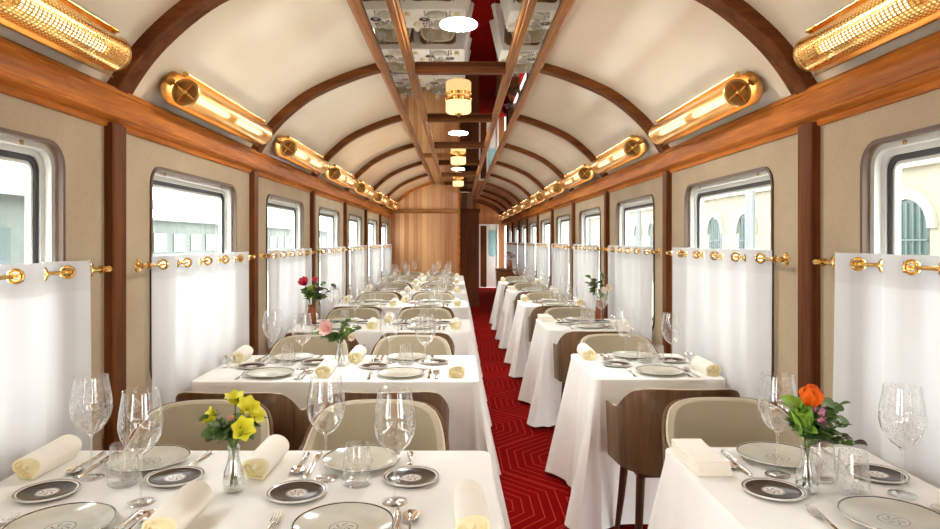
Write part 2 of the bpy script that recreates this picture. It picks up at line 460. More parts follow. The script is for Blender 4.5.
# long beams along both walls
for X, s_, ye in ((XL, 1, YP), (XR, -1, Y1)):
    b = MB(); x = lambda u: X + s_*u
    b.prism([(x(-.05),1.898), (x(.010),1.898), (x(.014),1.906), (x(.016),1.922), (x(.030),1.928), (x(.044),1.931), (x(.052),1.937), (x(.052),1.944), (x(.047),1.95), (x(.047),2.026),
             (x(.053),2.031), (x(.053),2.043), (x(.046),2.052), (x(.02),2.058), (x(-.05),2.075)], 'y', Y0, ye)
    trim(b, M['beam'], smooth=True, angle=25)

# vault: measured cross-section of the ribs' inner face (distance from the car centre, height)
VP_ = [(.40,2.622),(.50,2.602),(.60,2.577),(.70,2.546),(.80,2.508),(.90,2.466),(1.0,2.416),(1.08,2.362),(1.16,2.296),(1.24,2.218),(1.31,2.130),(1.37,2.035)]
def vprof(off, a=.50, n=30):
    """points of the cross-section moved outward by off"""
    def cr(t):
        k = min(int(t), len(VP_)-2); f = t-k
        p = [VP_[max(0,min(len(VP_)-1,k+d))] for d in (-1,0,1,2)]
        return tuple(.5*(2*p[1][i] + (p[2][i]-p[0][i])*f + (2*p[0][i]-5*p[1][i]+4*p[2][i]-p[3][i])*f*f + (3*p[1][i]-p[0][i]-3*p[2][i]+p[3][i])*f**3) for i in (0,1))
    out = []
    for i in range(n+1):
        t = 1 + (len(VP_)-2)*i/n; p, q = cr(max(0,t-.02)), cr(min(len(VP_)-1.0001,t+.02)); c = cr(min(t, len(VP_)-1.0001))
        dx, dz = q[0]-p[0], q[1]-p[1]; l = math.hypot(dx, dz)
        out.append((c[0] - dz/l*off, c[1] + dx/l*off))
    return out
VO = .050
VTOP = vprof(VO)
def arc_pt(r, rel):
    if rel <= VTOP[0][0]: return VTOP[0][1]
    for (x0, z0), (x1, z1) in zip(VTOP, VTOP[1:]):
        if rel <= x1: return z0+(z1-z0)*(rel-x0)/(x1-x0)
    return VTOP[-1][1]
def vault(y0, y1, sides):
    b = MB()
    for sg in sides:
        pr = [(.50, VTOP[0][1]+.002)] + VTOP + [(VTOP[-1][0]+.02, VTOP[-1][1]-.05)]; n0 = len(b.v); K = len(pr)
        for yy in (y0, y1): b.v += [(XC+sg*p[0], yy, p[1]) for p in pr]
        for k in range(K-1): b.f.append([n0+k, n0+k+1, n0+K+k+1, n0+K+k]); b.m.append(0)
    b.box(XC-.56, XC+.56, y0, y1, 2.72, 2.74)
    return b
vault(Y0, YP, (-1, 1)).obj('ceiling', M['ceiling'])['kind'] = 'structure'
vault(YP, Y1, (-1, 1)).obj('ceiling_corridor', M['vault_wood'])['kind'] = 'structure'

# ribs
for n, y in enumerate(posts + [posts[-1]+PITCH*.5]):
    for sg in (-1, 1):
        if sg < 0 and y > YP-.3: continue
        for_y = y
        b = MB()
        prof = [(VO+.012, y), (.004, y), (0, y+.006), (0, y+.082), (.006, y+.09), (.014, y+.094), (.014, y+.138), (.02, y+.144), (VO+.012, y+.144)]
        cols = [vprof(o_) for o_, _ in prof]; N = len(cols[0])-1; K = len(prof); vs = []
        for i in range(N+1):
            for c_, (o_, yy) in zip(cols, prof): vs.append((XC + sg*c_[i][0], yy, c_[i][1]))
        fs = [(i*K+k, i*K+k+1, (i+1)*K+k+1, (i+1)*K+k) for i in range(N) for k in range(K-1)] + [list(range(K)), list(range(N*K, N*K+K))]
        b.add(vs, fs); trim(b, M['wood_x'], angle=25)
# mirror strip with its rails
for sg in (-1, 1):
    b = MB(); x = lambda u: XC + sg*u
    b.prism([(x(.495),2.625), (x(.495),2.603), (x(.503),2.597), (x(.515),2.597), (x(.52),2.592), (x(.538),2.592), (x(.543),2.598), (x(.553),2.603), (x(.558),2.62), (x(.558),2.71), (x(.495),2.71)], 'y', Y0, 18.2)
    trim(b, M['rail'], angle=25)
    b = MB()
    b.prism([(x(.305),2.63), (x(.305),2.60), (x(.312),2.594), (x(.322),2.594), (x(.326),2.588), (x(.344),2.588), (x(.348),2.594), (x(.358),2.594), (x(.365),2.60), (x(.365),2.63)], 'y', Y0, 18.2)
    trim(b, M['rail'], angle=25)
rails = [y+.02 for y in posts if y < 18]
for y in rails:
    b = MB(); b.prism([(y,2.63), (y,2.598), (y+.01,2.59), (y+.02,2.582), (y+.08,2.582), (y+.09,2.59), (y+.1,2.598), (y+.1,2.63)], 'x', XC-.305, XC+.305)
    trim(b, M['wood_x'], angle=25)
edges = [Y0] + rails + [18.2]
mn = 0
for i in range(len(edges)-1):
    ya, yb = edges[i] + (.1 if i else 0), edges[i+1]
    for x0, x1 in ((-.495,-.365), (-.305,.305), (.365,.495)):
        b = MB(); b.box(XC+x0, XC+x1, ya if abs(x0+x1) < .01 else (edges[i]), yb, ZM, ZM+.006)
        o = struct(b.obj('ceiling_mirror', M['mirror'], smooth=False))

# end of the dining section: boarded partition, dark panel, corridor end with a door
def end_wall(name, y, x0, x1, mat, th=.06, holes=None, z1=None):
    b = MB(); N = 40; top = []
    for i in range(N+1):
        x = x0 + (x1-x0)*i/N; rel = abs(x-XC)
        top.append((x, min(2.72, arc_pt(0, rel)+.08)))
    b.prism([(x0,0)] + [(x1,0)] + top[::-1], 'y', y, y+th)
    return struct(b.obj(name, mat, smooth=False))
end_wall('wall_partition', YP, XL, .04, M['planks'])
b = MB(); b.prism([(YP-.0,2.0), (YP-.03,2.005), (YP-.035,2.02), (YP-.022,2.03), (YP-.022,2.06), (YP-.035,2.07), (YP-.03,2.09), (YP,2.095)], 'x', XL+.03, .04); trim(b, wood('band wood', srgb(132,82,44), srgb(196,140,88), 'x'), angle=25)
b = MB(); b.box(.0, .045, YP-.012, YP+.07, 0, 2.58); trim(b, M['beam'], smooth=False)
b = MB(); A_, B_ = vprof(VO), vprof(.006); N = len(A_); vs = []
for p, q in zip(A_, B_):
    for (r_, z_), yy in ((p, YP-.05), (q, YP-.05), (q, YP), (p, YP)): vs.append((XC-r_, yy, z_))
b.add(vs, [(i*4+k, i*4+k+1, (i+1)*4+k+1, (i+1)*4+k) for i in range(N-1) for k in range(3)]); trim(b, M['beam'])
# compartment side beyond the partition
b = MB(); b.box(-.02, .04, YP+.06, 14.2, 0, 2.6); struct(b.obj('wall_corridor', M['planks_corridor'], smooth=False))
cab = thing('corridor_cabinet', 'tall dark-stained wooden cabinet at the mouth of the corridor', 'cabinet', (.23, 14.25, 0))
b = MB(); b.box(-.23,.23, 0, 1.2, .08, 2.06); b.obj('body', M['dark_wood'], cab, smooth=False)
b = MB(); b.prism([(-.04,2.06), (-.045,2.10), (-.03,2.11), (-.02,2.14), (1.2,2.14), (1.2,2.06)], 'x', -.245, .25); b.obj('cornice', M['wood_x'], cab, smooth=False)
b = MB(); b.box(-.24,.24,-.02,1.2,0,.08); b.obj('plinth', M['dark_wood'], cab, smooth=False)
d = MB(); d.box(-.20,.20,-.018,-.002,.12,2.02); d = d.obj('door', M['dark_wood'], cab, smooth=False, bevel=.004)
d2 = MB(); d2.box(-.13,.13,-.026,-.02,.2,1.94); d2.obj('door_panel', M['dark_wood'], d, smooth=False, bevel=.003)
d2 = MB(); d2.sphere((.16,-.035,1.0), .014); d2.obj('knob', M['brass'], d)
b = MB(); b.box(-.02, .36, 15.6, 15.7, 0, 2.6); struct(b.obj('wall_compartment', M['planks_corridor'], smooth=False))
b = MB(); b.box(.30, .36, 15.7, Y1, 0, 2.6); struct(b.obj('wall_corridor_side', M['planks_corridor'], smooth=False))
# end wall with the doorway
DX0, DX1, DZ = .69, 1.20, 1.90
b = MB()
N = 30
def endcol(x0, x1, z0):
    top = [(x0+(x1-x0)*i/N, min(2.72, arc_pt(0, abs(x0+(x1-x0)*i/N-XC))+.08)) for i in range(N+1)]
    b.prism([(x0,z0),(x1,z0)] + top[::-1], 'y', Y1, Y1+.06)
endcol(.3, DX0, 0); endcol(DX0, DX1, DZ); endcol(DX1, XR, 0)
struct(b.obj('wall_end', M['planks_corridor'], smooth=False))
dr = struct(empty('door_1', ((DX0+DX1)/2, Y1, 0)))
L = Matrix.Translation((-(DX0+DX1)/2, -Y1, 0))
b = MB(); b.box(DX0-.05,DX0,Y1-.02,Y1+.05,0,DZ+.05); b.box(DX1,DX1+.05,Y1-.02,Y1+.05,0,DZ+.05); b.box(DX0,DX1,Y1-.02,Y1+.05,DZ,DZ+.05); b.xf(L).obj('door_frame', M['white_enamel'], dr, smooth=False)
b = MB(); b.box(DX0,DX0+.19,Y1+.02,Y1+.05,0,DZ); b.xf(L).obj('wood_leaf', M['wood_z'], dr, smooth=False)
b = MB(); ring = rrect(DX0+.24, DX1-.03, .95, 1.78, .09); b.prism([(p[0],p[1]) for p in ring], 'y', Y1+.015, Y1+.02); b.xf(L).obj('door_glass', plain('pale teal door glass', srgb(160,206,206), .1, 0, .5), dr, smooth=False)
b = MB(); b.box(DX0+.19,DX1,Y1+.02,Y1+.05,0,DZ); b.xf(L).obj('white_leaf', M['white_enamel'], dr, smooth=False)
# back end behind the camera
b = MB(); b.box(XL-.1, XR+.1, Y0-.06, Y0, 0, 2.75); struct(b.obj('wall_back', M['planks'], smooth=False))
# roof outside the vault and skirts under the windows keep daylight out of the joints
b = MB(); b.box(XL-.1, XR+.1, Y0-.06, Y1+.06, 2.80, 2.84); b.box(XL-.12, XL-.088, Y0, Y1, 1.9, 2.84); b.box(XR+.088, XR+.12, Y0, Y1, 1.9, 2.84)
b.box(XL-.1, XR+.1, Y1+.3, Y1+.34, 0, 2.84)
struct(b.obj('roof', M['white_enamel'], smooth=False))
b = MB(); b.box(XL-.12, XL-.06, YP, Y1+.06, 0, 2.8); struct(b.obj('wall_left_compartment', M['planks'], smooth=False))
ORD = ['first', 'second', 'third', 'fourth', 'fifth', 'sixth', 'seventh', 'eighth', 'ninth', 'tenth', 'eleventh', 'twelfth']

# ------------------------------------------------------------------ gold wall lamps on the beam
def make_sconce():
    """left-hand version: axis along y, wall towards -x"""
    e = thing('wall_sconce', 'gold wall sconce', 'wall lamp')
    HC, HRf, rc, rf = .585, .665, .062, .077
    dirn = math.atan2(1.067, -1.259)
    b = MB(); seg = 22
    b.grid(lambda u, v: (rf*math.cos(dirn-.68+v*2.38), (u-.5)*2*HRf, rf*math.sin(dirn-.68+v*2.38)), 8, seg)
    b.grid(lambda u, v: ((rf+.004)*math.cos(dirn-.68+v*2.38), (u-.5)*2*HRf, (rf+.004)*math.sin(dirn-.68+v*2.38)), 8, seg)
    b.obj('reflector', M['gold_reflector'], e)
    b = MB(); na, nl, fr = 40, 62, .25                     # perforated sheet: each cell is a frame around an open hole
    for i in range(na):
        a0, a1 = 2*PI*i/na, 2*PI*(i+1)/na
        if abs(((a0+a1)/2-dirn+PI) % (2*PI) - PI) < 1.0: continue
        ga = (a1-a0)*fr
        for j in range(nl):
            l0, l1 = -HC+2*HC*j/nl, -HC+2*HC*(j+1)/nl; gl = (l1-l0)*fr
            P = lambda a, l: (rc*math.cos(a), l, rc*math.sin(a))
            b.add([P(a0,l0),P(a1,l0),P(a1,l1),P(a0,l1),P(a0+ga,l0+gl),P(a1-ga,l0+gl),P(a1-ga,l1-gl),P(a0+ga,l1-gl)],
                  [(0,1,5,4),(1,2,6,5),(2,3,7,6),(3,0,4,7)])
    b.obj('perforated_shade', M['gold_mesh'], e, merge=True)
    ca, sa = math.cos(.22), math.sin(.22)                   # uplight channel on top of the shade, added with its strip to brighten the vault
    F = lambda p, y: (ca*p[0]-sa*p[1], y, .084+sa*p[0]+ca*p[1])
    b = MB(); pr = [(-.012,-.012),(.019,-.012),(.019,-.009),(-.009,-.009),(-.009,.009),(.001,.009),(.001,.012),(-.012,.012)]; K = len(pr)
    b.add([F(p,-HC) for p in pr]+[F(p,HC) for p in pr], [list(range(K))[::-1], list(range(K,2*K))]+[(k,(k+1)%K,K+(k+1)%K,K+k) for k in range(K)])
    for ye in (-HC-.003, HC): b.add([F(p,yy) for yy in (ye, ye+.003) for p in ((-.012,-.012),(.019,-.012),(.006,.012),(-.012,.012))], [(0,1,2,3),(4,5,6,7),(0,1,5,4),(1,2,6,5),(2,3,7,6),(3,0,4,7)])
    ch = b.obj('added_fill_channel', M['brass'], e, smooth=False)
    b = MB(); b.add([F((-.007,-.0088),-HC+.01),F((-.007,.0088),-HC+.01),F((-.007,.0088),HC-.01),F((-.007,-.0088),HC-.01)], [(0,1,2,3)]); b.obj('added_fill_strip', M['added_uplight'], ch, smooth=False)
    for s_ in (-1, 1):
        y = s_*HC
        b = MB(); b.torus((0,y,0), (0,1,0), .056, .009, 28, 8)
        b.lathe([(.0005, y-.003*s_), (.05, y-.003*s_), (.05, y-.012*s_), (.0005, y-.012*s_)], 24, 0, (0,0,0), 'y')
        c = b.obj('end_cap', M['bronze'], e)
        b = MB()
        for a in (dirn, dirn+PI/2):
            b.tube([(.054*math.cos(a), y+.004*s_, .054*math.sin(a)), (-.054*math.cos(a), y+.004*s_, -.054*math.sin(a))], .005, 6)
        b.sphere((0,y+.006*s_,0), .014, 10, 6); b.obj('cross_bar', M['brass'], c)
        b = MB(); yb = s_*(HRf-.03); ux, uz = math.cos(dirn), math.sin(dirn)
        b.tube([(ux*.074, yb, uz*.074), (ux*.052, yb, uz*.052)], .02, 6); b.tube([(ux*.06, yb, uz*.06), (ux*.045, y, uz*.045)], .006, 6)
        b.obj('mounting_bolt', M['bronze'], e)
        b = MB(); b.lathe([(.0005,.05*s_),(.016,.055*s_),(.016,.51*s_),(.0005,.515*s_)], 12, 0, (0,0,0), 'y'); b.obj('lamp_tube', M['tube_light'], e)
        b = MB(); b.lathe([(.0005,.52*s_),(.024,.52*s_),(.024,.57*s_),(.0005,.57*s_)], 12, 0, (0,0,0), 'y'); b.obj('socket', M['bronze'], e)
    b = MB(); b.lathe([(.0005,-.045),(.026,-.045),(.026,.045),(.0005,.045)], 14, 0, (0,0,0), 'y'); b.obj('centre_socket', M['bronze'], e)
    return e
sconce = Proto(make_sconce())
SY = lambda n: posts[n] + .0675 + PITCH/2 + .015
for side, X, nmax, rz in (('left', XC-1.259, 8, 0), ('right', XC+1.259, 12, PI)):
    for k, n in enumerate(range(2, nmax+1)):
        lab = ('large gold perforated wall sconce at the %s edge of the picture, above the window' if n == 2 else
               'gold perforated tube sconce on the ' + side + ' beam, above the ' + ORD[k] + ' window from the front')
        sconce.put((X, SY(n) if n < len(posts) else posts[-1]+.9, 2.12), rz, lab % side if n == 2 else lab, 'gold wall sconces along the beams')

# ------------------------------------------------------------------ ceiling fittings
def make_lamp():
    e = thing('ceiling_lamp', 'lamp', 'ceiling lamp')
    b = MB(); b.lathe([(.0005,0),(.06,0),(.06,-.012),(.0005,-.012)], 24); b.obj('canopy', M['brass'], e)
    b = MB(); b.lathe([(.096,-.012),(.108,-.012),(.108,-.036),(.096,-.036),(.096,-.012)], 36); b.obj('gold_ring', M['brass'], e)
    b = MB(); b.lathe([(.0005,-.02),(.09,-.02),(.103,-.037),(.104,-.118),(.094,-.13),(.0005,-.136)], 36); b.obj('lamp_shade', M['lamp_glow'], e)
    b = MB(); b.lathe([(.0005,-.135),(.035,-.133),(.03,-.143),(.012,-.15),(.012,-.158),(.0005,-.162)], 20); b.obj('finial', M['brass'], e)
    return e
lamp = Proto(make_lamp())
wc = lambda k: posts[2] + .0675 + PITCH/2 + PITCH*k       # centre of the k-th table bay
for k, lab in ((2, 'lit round opal ceiling lamp with gold ring, largest of the three under the mirror'),
               (4, 'lit round opal ceiling lamp, middle of the three under the mirrored ceiling'),
               (6, 'lit round opal ceiling lamp nearest the boarded partition')):
    lamp.put((XC-.012, wc(k), ZM), 0, lab, 'opal lamps under the mirrored ceiling')
b = MB(); b.lathe([(.0005,-.010),(.085,-.010),(.098,-.006),(.102,0)], 40); disc = b.obj('ceiling_disc', M['disc_fill_glow'])
tag(disc, 'disc', 'ceiling disc'); disc = Proto(disc)
for k, lab in ((1, 'white round ceiling disc at the top of the picture, on the mirror'), (3, 'white round ceiling disc between the two nearest lit ceiling lamps'), (5, 'white round ceiling disc between the two far ceiling lamps')):
    disc.put((XC-.012, wc(k), ZM-.0005), 0, lab, 'white discs on the mirrored ceiling')

# ------------------------------------------------------------------ café curtains
RING0, RSP, CA = .41, .1325, .022
def make_rod(sg, far_seed=0):
    """origin: post line of the bay at rod height on the wall; sg=+1 for the left wall"""
    e = thing('curtain_rod', 'rod', 'curtain rod')
    o = sg*.047
    b = MB(); b.tube([(o, .235, 0), (o, 1.72, 0)], .0075, 10); b.obj('rod', M['brass'], e)
    for y, nm in ((.225, -1), (1.73, 1)):
        b = MB(); b.lathe([(.0005,-.022*nm),(.011,-.018*nm),(.012,-.006*nm),(.014,0),(.011,.012*nm),(.0005,.016*nm)], 14, 0, (o,y,0), 'y'); b.obj('finial', M['brass'], e)
    for y in (.27, 1.685):
        b = MB(); b.lathe([(.0005,.012),(.012,.012),(.016,.008),(.026,.006),(.029,0)], 20, 0, (0,y,0), 'x')
        if sg < 0: b.xf(Matrix.Scale(-1, 4, (1,0,0)))
        b.tube([(sg*.008,y,0),(sg*.034,y,0)], [.009,.007], 10); b.torus((o,y,0), (0,1,0), .012, .0045, 14, 6); b.obj('bracket', M['brass'], e)
    return e
def make_curtain(sg, seed, zb):
    rr = random.Random(seed)
    e = thing('cafe_curtain', 'curtain', 'curtain')
    o = sg*.047
    rings = [RING0 + RSP*k for k in range(10)]
    ya, yb = .345, 1.635
    ys = {ya, yb}
    for r in rings: ys |= {r-.017, r+.017, r-.035, r+.035}
    y = ya
    while y < yb: ys.add(round(y, 4)); y += .0165
    ys = sorted(ys); keep = [ys[0]]
    for y in ys[1:]:
        crit = any(abs(abs(y-r)-.017) < 1e-6 for r in rings)
        if y-keep[-1] < .009 and not crit: continue
        if y-keep[-1] < .009 and crit and not any(abs(abs(keep[-1]-r)-.017) < 1e-6 for r in rings): keep.pop()
        keep.append(y)
    ys = keep
    zs = [.038, .017, -.017, -.045, -.068] + [-.068 - (zb-.068)*k/12 for k in range(1, 13)]
    ph = [rr.uniform(-.25,.25) for _ in range(6)]
    def X(y, z):
        q = PI*(y-RING0)/RSP
        low = max(0, -z-.07)
        q += low*(.5*math.sin(3.1*y+ph[0]*6)+ph[1])
        w = math.tanh(2.0*math.sin(q))/math.tanh(2.0)
        return o + sg*CA*(w*(1-.25*low) + .18*low*math.sin(9*y+ph[2]*9)) 
    b = MB(); base = 0
    for y in ys:
        for z in zs: b.v.append((X(y,z), y + .01*max(0,-z-.07)*math.sin(5*y+ph[3]*5), z))
    nz = len(zs)
    for i in range(len(ys)-1):
        ym = (ys[i]+ys[i+1])/2
        for j in range(nz-1):
            zm = (zs[j]+zs[j+1])/2
            if abs(zm) < .017 and any(abs(ym-r) < .017 for r in rings): continue
            b.f.append([i*nz+j, (i+1)*nz+j, (i+1)*nz+j+1, i*nz+j+1]); b.m.append(1 if zm > -.068 else 0)
    b.obj('cloth', [M['sheer'], M['sheer_hem']], e, angle=180)
    for k, r in enumerate(rings):
        b = MB(); dxy = (X(r+.017,0)-X(r-.017,0))/.034
        t = Vector((dxy, 1, 0)).normalized(); nrm = Vector((-t.y, t.x, 0))
        nrm = (nrm*(1 if nrm.y > 0 else -1)*.75 + Vector((0,.65,0))).normalized()
        b.torus((o, r, 0), nrm, .0195, .0058, 22, 8); b.obj('grommet', M['brass'], e)
    return e
for side, X, sg, zr, nmax in (('left', XL, 1, 1.335, 8), ('right', XR, -1, 1.363, 11)):
    rod = Proto(make_rod(sg)); cs = [Proto(make_curtain(sg, 11+i+(5 if sg < 0 else 0), zr-.66)) for i in range(3)]
    for k, n in enumerate(range(2, nmax+1)):
        y = posts[n]
        rod.put((X, y, zr), 0, 'brass curtain rod across the %s window on the %s wall, counted from the front' % (ORD[k], side), 'brass curtain rods under the windows')
        c = cs[k % 3].put((X, y, zr), 0, 'sheer white cafe curtain with brass rings on the %s wall, %s window from the front' % (side, ORD[k]), 'white cafe curtains')

# ------------------------------------------------------------------ chairs
def make_chair():
    """front towards -y, origin on the floor below the seat"""
    e = thing('dining_chair', 'chair', 'chair')
    A, BF, BB = .285, -.215, .225
    def plan(s, inset=0):                                    # s in -1..1 from arm tip to arm tip
        a = A-inset; k = .36
        t = abs(s); sg = 1 if s > 0 else -1
        if t > 1-k:
            u = (t-(1-k))/k; return (sg*a*(1-.02*u), -.03 + (BF+.03)*u)
        th = t/(1-k)*PI/2
        ex = .85
        return (sg*a*math.sin(th)**ex, -.03 + (BB-inset+.03)*max(0, math.cos(th))**ex)
    def top(s):
        t = abs(s)
        pts = [(0,.804),(.15,.803),(.27,.798),(.37,.782),(.45,.750),(.52,.712),(.58,.682),(.64,.668),(.76,.660),(.9,.654),(1,.650)]
        for (a, za), (c, zc) in zip(pts, pts[1:]):
            if t <= c: return za+(zc-za)*(t-a)/(c-a)
        return .65
    def bot(s):
        t = abs(s); return .415 - .03*max(0, t-.6)/.4
    def pt(s, z, inset):
        x, y = plan(s, inset); h = (z-.42)/.38
        return (x*(.95+.05*h), y*(.95+.05*h)+(.018*h if y > 0 else 0), z)
    N = 56
    b = MB()
    def wallof(i0, i1, dz_top, zlow, tag_s):
        n0 = len(b.v); ring = []
        for i in range(N+1):
            s = -tag_s + 2*tag_s*i/N; zt, zb = top(s)-dz_top, max(bot(s), zlow)
            row = [(zb, i0), (zb+(zt-zb)*.5, i0), (zt-.004, i0), (zt, i0+.25*(i1-i0)), (zt, i0+.75*(i1-i0)), (zt-.004, i1), (zb+(zt-zb)*.5, i1), (zb, i1)]
            for z, ins in row: b.v.append(pt(s, z, ins))
        K = 8
        for i in range(N):
            for k in range(K):
                b.f.append([n0+i*K+k, n0+i*K+(k+1)%K, n0+(i+1)*K+(k+1)%K, n0+(i+1)*K+k]); b.m.append(0)
        b.f.append([n0+k for k in range(K)]); b.m.append(0)
        b.f.append([n0+N*K+k for k in range(K)]); b.m.append(0)
    wallof(0, .014, 0, 0, 1.0); b.obj('shell', M['walnut_shell'], e, angle=50)
    b = MB(); wallof(.0145, .045, .004, .44, .80); bk = b.obj('backrest', M['upholstery'], e, angle=50)
    b = MB(); pts = []
    for i in range(N+1):
        s = -.80+1.6*i/N; pts.append(pt(s, top(s)-.003, .020))
    b.tube(pts, .0045, 6); b.obj('piping', M['piping'], bk)
    # seat cushion
    b = MB(); ring = [plan(-1+2*i/40, .05) for i in range(41)]
    lv = [(.43,.97),(.445,1.0),(.475,1.0),(.492,.96),(.498,.85)]
    n0 = 0
    for z, sc in lv:
        for x, y in ring: b.v.append((x*sc, y*sc-.0, z))
    K = len(ring)
    for l in range(len(lv)-1):
        for i in range(K):
            b.f.append([l*K+i, l*K+(i+1)%K, (l+1)*K+(i+1)%K, (l+1)*K+i]); b.m.append(0)
    b.f.append(list(range((len(lv)-1)*K, len(lv)*K))); b.m.append(0); b.f.append(list(range(K))[::-1]); b.m.append(0)
    b.obj('seat', M['upholstery'], e, angle=50)
    b = MB(); b.box(-.21,.21,-.17,.15,.395,.43); b.obj('seat_frame', M['walnut_leg'], e, smooth=False, bevel=.006)
    for sx in (-1, 1):
        for y0_, y1_ in ((-.15,-.185), (.13,.185)):
            b = MB(); b.tube([(sx*.19,y0_,.40),(sx*.205,(y0_+y1_)/2,.2),(sx*.225,y1_,0)], [.02,.017,.012], 10); b.obj('leg', M['walnut_leg'], e)
    return e
chair = Proto(make_chair())
NL, NR = 7, 6
LC = (-.965, -.30); RC = 1.05
TW = .365                                                   # half depth of a table top
ty_l = lambda i: wc(i) - wc(0) + 1.785 + .0
ty_r = lambda i: ty_l(i) + (.035 if i == 0 else .055)
CO = TW + .245
cg = 'tub chairs around the tables'
for i in range(NL):
    for c, nm in ((0, 'window'), (1, 'aisle')):
        if i < NL-1 or True:
            chair.put((LC[c] + R.uniform(-.012,.012), ty_l(i)+CO + R.uniform(-.008,.01), 0), R.uniform(-.03,.03),
                      'taupe tub chair facing the camera at the %s left table, %s side' % (ORD[i], nm), cg)
        if i:
            chair.put((LC[c]-.012 + R.uniform(-.012,.012), ty_l(i)-CO + R.uniform(-.01,.008), 0), PI + R.uniform(-.03,.03),
                      'tub chair showing its dark walnut back before the %s left table, %s side' % (ORD[i], nm), cg)
for i in range(NR):
    chair.put((RC+.005, ty_r(i)+CO, 0), R.uniform(-.02,.03), 'taupe tub chair facing the camera behind the %s right table' % ORD[i], cg)
    if i: chair.put((RC-.045, ty_r(i)-CO, 0), PI + R.uniform(-.02,.02), 'tub chair showing its dark walnut back before the %s right table' % ORD[i], cg)

# ------------------------------------------------------------------ tablecloths
def make_cloth(hw, hd, aisle, seed):
    """half width, half depth; aisle=+1: the free end is at +x, window end at -x"""
    rr = random.Random(seed); b = MB()
    rad = .03; per = []
    for cx, cy, a0 in ((hw-rad, hd-rad, 0), (-hw+rad, hd-rad, PI/2), (-hw+rad, -hd+rad, PI), (hw-rad, -hd+rad, 1.5*PI)):
        for k in range(9):
            a = a0 + k/8*PI/2; per.append((cx+rad*math.cos(a), cy+rad*math.sin(a), math.cos(a), math.sin(a)))
    # insert points along the straight sides
    P = []
    for i in range(len(per)):
        p, q = per[i], per[(i+1) % len(per)]; P.append(p)
        d = math.hypot(p[0]-q[0], p[1]-q[1])
        if d > .1:
            n = int(d/.022)
            for k in range(1, n):
                t = k/n; P.append((p[0]+(q[0]-p[0])*t, p[1]+(q[1]-p[1])*t, p[2], p[3]))
    f1, f2, f3 = rr.uniform(0,6), rr.uniform(0,6), rr.uniform(0,6)
    cn = [(sx*hw, sy*hd) for sx in (-1,1) for sy in (-1,1)]
    LV = [0, .006, .014, .03, .07, .14, .22, .31, .40, .49, .58, .66, .725]
    rows = []
    for d in LV:
        t = max(0, d-.03)/.695; row = []
        for (x, y, nx, ny) in P:
            lip = min(1, d/.014); o = .006*math.sin(lip*PI/2)
            dc, (cx, cy) = min((math.hypot(x-c[0], y-c[1]), c) for c in cn)
            free = cx*aisle > 0
            cone = math.exp(-(dc/.085)**2)
            along = x if abs(ny) > .7 else y
            fold = (math.sin(along*23+f1)+.6*math.sin(along*41+f2))*.5
            if abs(nx) > .7 and nx*aisle > 0:                    # aisle end
                o += t*(.045 + .028*fold*(1-cone)) + t*cone*.085
                if ny*ny > .2: o += 0
            elif abs(nx) > .7: o += 0
            else:                                               # seat sides
                o += t*(.004 + .010*fold*(1-cone)) 
                if free: o += t*cone*.065
            corner_free = free and abs(nx) > .05 and abs(ny) > .05
            if corner_free: o += t*.035
            zz = TZ - (d if d > .014 else .006*(1-math.cos(lip*PI/2)))
            row.append((x+nx*o, y+ny*o, max(.012 + .010*(1+fold)*(1-cone), zz)))
        rows.append(row)
    n = len(P)
    for r in rows: b.v += r
    for l in range(len(rows)-1):
        for i in range(n):
            b.f.append([l*n+i, l*n+(i+1)%n, (l+1)*n+(i+1)%n, (l+1)*n+i]); b.m.append(0)
    # top as an inner grid-like fan
    c = len(b.v); b.v += [(x*.5, y*.5, TZ) for (x, y, _, _) in P]; cc = len(b.v); b.v.append((0,0,TZ))
    for i in range(n):
        j = (i+1) % n; b.f += [[i, j, c+j, c+i], [c+i, c+j, cc]]; b.m += [0, 0]
    return b
LX0, LX1 = -1.32, .10; RX0, RX1 = .695, 1.345
clg = 'floor-length white tablecloths'
def place_cloth(first, fn, loc, label):
    o = first[0] if first else None
    if o is None:
        o = fn().obj('tablecloth', M['linen'], angle=60); first.append(o); o.location = loc
        return tag(o, label, 'tablecloth', clg)
    c = o.copy(); COL.objects.link(c); c.location = loc; c['label'] = label; return c
fl = [[], []]; fr_ = [[], []]
for i in range(NL):
    place_cloth(fl[i % 2], lambda: make_cloth((LX1-LX0)/2, TW, 1, 3+i), ((LX0+LX1)/2, ty_l(i), 0),
                'white tablecloth over the %s table on the left of the aisle' % (ORD[i]) + (', nearest the camera' if i == 0 else ', by the partition' if i == NL-1 else ', counted from the front'))
for i in range(NR):
    place_cloth(fr_[i % 2], lambda: make_cloth((RX1-RX0)/2, TW, -1, 8+i), ((RX0+RX1)/2, ty_r(i), 0),
                'white tablecloth falling to the carpet, %s table right of the aisle' % ORD[i] + (', nearest the camera' if i == 0 else ''))

